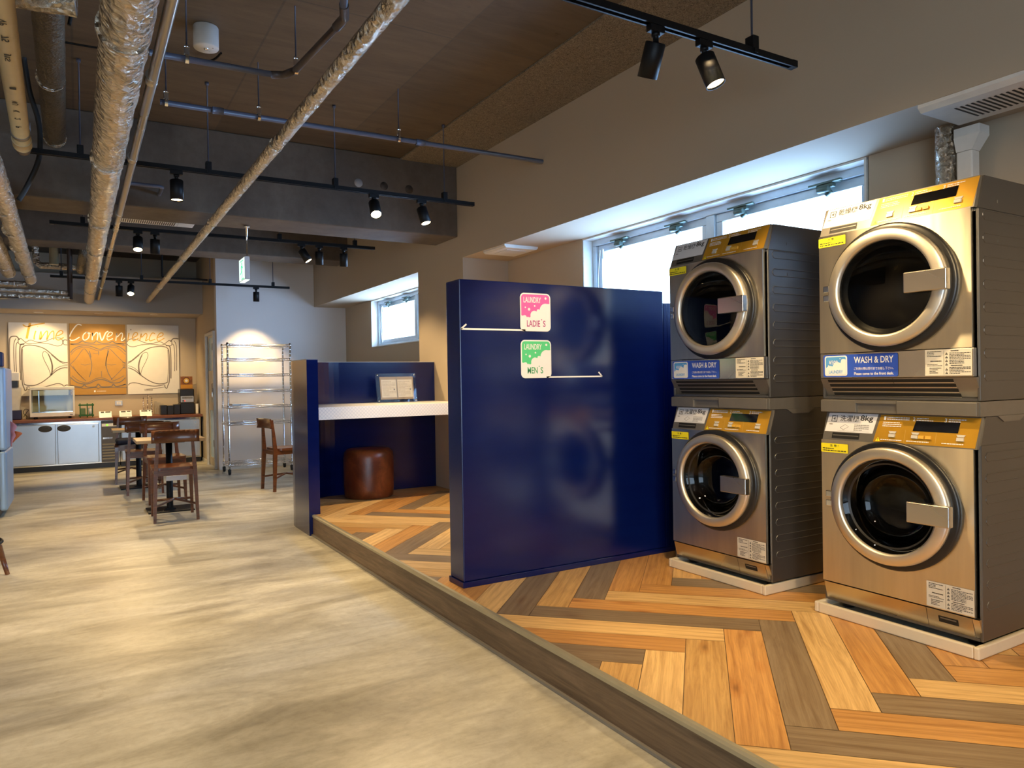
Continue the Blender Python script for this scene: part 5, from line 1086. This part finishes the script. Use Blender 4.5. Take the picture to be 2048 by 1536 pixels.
# white dispenser at the near end of the worktop
t = thing('water_dispenser', 'white drink dispenser with dark nozzle at the edge of the worktop', 'dispenser', (-.86, 11.92, CT))
m = MB(); m.box(0, .18, 0, .22, .001, .13, .01); recalc(obj('base', m, flat('dark_blue_plastic', (.02, .018, .06), .4), t))
m = MB(); m.prism([(.02, .131), (.16, .131), (.185, .44), (.0, .44)], 'y', .05, .20); recalc(obj('tank', m, flat('milky_plastic', (.66, .62, .52), .4), t))
m = MB(); m.box(.0, .15, .02, .22, .44, .53, .004); recalc(obj('nozzle', m, M_BLACK, t)); m = MB(); m.box(-.02, .165, .0, .22, .531, .645, .008); recalc(obj('lid', m, M_PLASW, t))
m = MB(); m.tube(smooth([(-.66, 12.0, CT+.03), (-.62, 12.0, CT+.10), (-.60, 12.0, CT+.13), (-.64, 12.0, CT+.14), (-.66, 12.0, CT+.09), (-.62, 12.0, CT+.04), (-.63, 12.0, CT+.008)], 6), .004, 6); tag(obj('power_cord', m, M_INK), 'looped dark power cord between dispenser and food warmer', 'cord')

# ---- three posters with an hourglass drawn across them
def px(x): return -.83+(x-72)*.001261+.5*1.93e-7*(x-72)**2
def pz(y): return 2.050-(y-113)*.001592
PXS = ((-.830, -.132, 1.018, 2.050), (-.105, .606, 1.016, 2.050), (.628, 1.334, 1.012, 2.052))
art = []
def A(pts, w=5, col=0, k=5): art.append(([(px(x), pz(y)) for x, y in smooth(pts, k)], w*(.0019 if col == 0 else .0016), col))
def mirror(pts): return [(1705-x, y+2) for x, y in pts]
left = [([(80, 560), (78, 420), (80, 300), (92, 245), (140, 236), (160, 250), (172, 268)], 8), ([(122, 545), (118, 400), (122, 300), (140, 255)], 5), ([(140, 550), (136, 420), (142, 310), (160, 285)], 5), ([(175, 620), (172, 450), (176, 330), (190, 306), (215, 306)], 8),
        ([(205, 690), (190, 640), (186, 500), (188, 380), (200, 330), (250, 312), (330, 320), (400, 345), (470, 400), (530, 450), (575, 466), (608, 464)], 7),
        ([(205, 655), (240, 668), (300, 668), (370, 640), (440, 590), (500, 540), (560, 515), (608, 514)], 7), ([(198, 345), (196, 500), (205, 640), (215, 662)], 4),
        ([(455, 395), (520, 450), (570, 478), (608, 482)], 4), ([(440, 580), (500, 520), (560, 496), (608, 496)], 4),
        ([(385, 372), (378, 400), (395, 450), (430, 520), (450, 575), (462, 560), (468, 500), (455, 440), (430, 390), (400, 368), (385, 372)], 4), ([(430, 390), (450, 440), (462, 500), (456, 575)], 7),
        ([(160, 265), (185, 255), (205, 270), (230, 285), (270, 268), (340, 285), (400, 280), (470, 252), (530, 245), (560, 268), (555, 305), (510, 318), (440, 300), (370, 292), (340, 292), (260, 300), (225, 292), (200, 305), (165, 300), (160, 265)], 5),
        ([(565, 290), (570, 268), (590, 262), (608, 272)], 6), ([(565, 285), (575, 305), (608, 308)], 5),
        ([(205, 690), (215, 715), (230, 700), (235, 680), (280, 688), (340, 690), (420, 676), (500, 656), (545, 662), (565, 680), (590, 668), (608, 674)], 6), ([(230, 700), (280, 708), (400, 720)], 4)]
for p, w in left: A(p, w); A(mirror(p), w)
mid = [([(620, 300), (700, 292), (740, 270), (770, 285), (840, 288), (862, 268), (885, 280), (920, 290), (980, 286), (1010, 270), (1040, 288), (1130, 300)], 7), ([(620, 300), (700, 305), (740, 300), (840, 300), (862, 306), (900, 300), (980, 300), (1010, 300), (1130, 286)], 5),
       ([(632, 378), (660, 345), (720, 318), (800, 315), (860, 335), (900, 345), (960, 320), (1040, 312), (1100, 340), (1128, 372)], 7), ([(636, 395), (680, 350), (740, 330), (800, 332), (880, 358), (960, 335), (1050, 330), (1125, 395)], 4),
       ([(625, 485), (680, 430), (740, 350), (765, 345)], 4), ([(625, 485), (700, 570), (765, 635)], 4), ([(1128, 485), (1070, 430), (990, 345), (970, 345)], 4), ([(1128, 485), (1060, 560), (990, 628)], 4),
       ([(765, 345), (800, 400), (820, 480), (812, 545), (795, 600)], 5), ([(970, 345), (960, 400), (948, 480), (965, 560), (1000, 625)], 5), ([(800, 360), (815, 420)], 6), ([(975, 360), (950, 440), (944, 500)], 5),
       ([(625, 600), (690, 650), (780, 662), (860, 628), (930, 628), (1000, 655), (1070, 650), (1128, 602)], 7), ([(640, 585), (700, 632), (780, 650), (860, 612), (930, 612), (1000, 640), (1110, 590)], 4),
       ([(625, 672), (720, 690), (748, 670), (775, 690), (850, 690), (875, 665), (905, 690), (990, 688), (1010, 668), (1040, 690), (1130, 668)], 7), ([(625, 690), (720, 698), (748, 706), (850, 695), (875, 708), (905, 698), (1130, 700)], 5),
       ([(720, 480), (760, 490), (810, 478)], 3), ([(950, 480), (990, 490), (1040, 486)], 3), ([(880, 360), (884, 400)], 4), ([(905, 545), (908, 600)], 4), ([(830, 380), (860, 384), (895, 378)], 3), ([(650, 500), (690, 560), (740, 610)], 3)]
for p, w in mid: A(p, w)
# handwriting: strokes in the same picture frame of the three posters
G, Wt = 1, 2
def H(pts, w, c): A(pts, w, c, 6)
H([(205, 132), (240, 150), (300, 135), (405, 115)], 10, G); H([(272, 118), (255, 180), (238, 255)], 18, G)
H([(322, 185), (308, 230), (306, 262)], 10, G); H([(338, 146), (342, 150)], 8, G)
H([(352, 262), (360, 215), (368, 190), (372, 225), (362, 262), (400, 205), (425, 185), (425, 225), (420, 262), (450, 205), (480, 185), (484, 225), (480, 262)], 8, G)
H([(500, 230), (545, 215), (566, 195), (548, 178), (515, 200), (500, 245), (525, 265), (572, 240)], 8, G)
H([(735, 128), (700, 122), (660, 165), (628, 225), (632, 262), (670, 262), (715, 235)], 9, Wt)
H([(775, 190), (750, 215), (745, 250), (765, 262), (795, 240), (800, 205), (775, 190), (815, 200)], 9, Wt)
H([(828, 262), (832, 195), (835, 225), (865, 192), (880, 205), (872, 262)], 9, Wt); H([(895, 192), (915, 262), (950, 195), (975, 178)], 11, Wt)
H([(958, 235), (1000, 215), (1010, 192), (985, 188), (962, 225), (970, 260), (1015, 245)], 8, Wt); H([(1040, 265), (1050, 195), (1052, 230), (1090, 192), (1102, 210), (1090, 262), (1118, 245), (1140, 190)], 8, Wt)
H([(1160, 190), (1148, 262)], 9, G); H([(1195, 235), (1230, 215), (1235, 190), (1210, 190), (1190, 230), (1200, 262), (1245, 240)], 8, G)
H([(1255, 265), (1270, 195), (1272, 230), (1310, 192), (1322, 215), (1308, 262), (1335, 245)], 8, G); H([(1395, 195), (1370, 188), (1345, 230), (1348, 262), (1395, 245)], 8, G); H([(1415, 230), (1460, 212), (1465, 188), (1438, 190), (1412, 232), (1425, 264), (1478, 235)], 8, G)
for i, (x0, x1, z0, z1) in enumerate(PXS):
    nm = ('white poster with gold handwriting Time over half an hourglass drawing', 'ochre poster with white handwriting over the middle of the hourglass drawing', 'white poster with the last letters of Convenience and an hourglass end')[i]
    m = MB(); m.box(x0, x1, 12.27, 12.298, z0, z1, .002); t = recalc(obj('poster', m, (M_POSTER, M_POSTERO, M_POSTER)[i])); tag(t, nm, 'poster', 'three poster panels above the worktop')
    mb = MB(); d = Decal(mb, (0, 12.2697, 0), (1, 0, 0), V, (0, -1, 0))
    for pts, w, c in art:
        if c == 1 and i == 1 or c == 2 and i != 1: 
            if not any(x0 < p[0] < x1 for p in pts): continue
        q = [p for p in pts]
        d.stroke(q, w, 2 if c else 1, c, clip=(x0+.004, x1-.004))
    if i == 1: d.rect(px(835), pz(738), px(850), pz(722), 2, 2); d.para(px(860), pz(735), px(945), pz(726), 1, 2, 2, 3)
    if i == 2: d.para(px(1290), pz(740), px(1440), pz(718), 2, 2, 0, 5); d.disc(px(1177), pz(160), .008, 2, 0, 8)
    obj('artwork', mb, [flat('drawing_grey', (.16, .14, .13), .6), M_GOLDINK, M_WHITE], t)
for i, (x, y) in enumerate(((-.46, 11.94), (.256, 11.84), (.955, 11.78))):
    t = thing('downlight', ('slim recessed downlight in the bulkhead above the Time poster', 'slim recessed downlight in the bulkhead above the ochre poster', 'slim recessed downlight in the bulkhead above the third poster')[i], 'downlight', (x, y, 2.1695), 0, 'recessed downlights under the bulkhead')
    m = MB(); m.lathe([(.032, 0), (.058, 0), (.058, -.004), (.032, -.002)], seg=28); obj('trim_ring', m, M_PLASW, t)
    m = MB(); m.disc((0, 0, -.001), .032, 'z', 24); obj('lens', m, M_LENSO, t)
    lamp_spot('spot_lamp', (x, y, 2.16), (0, .28, -1), 23, 120, .8, None, (1, .66, .28))
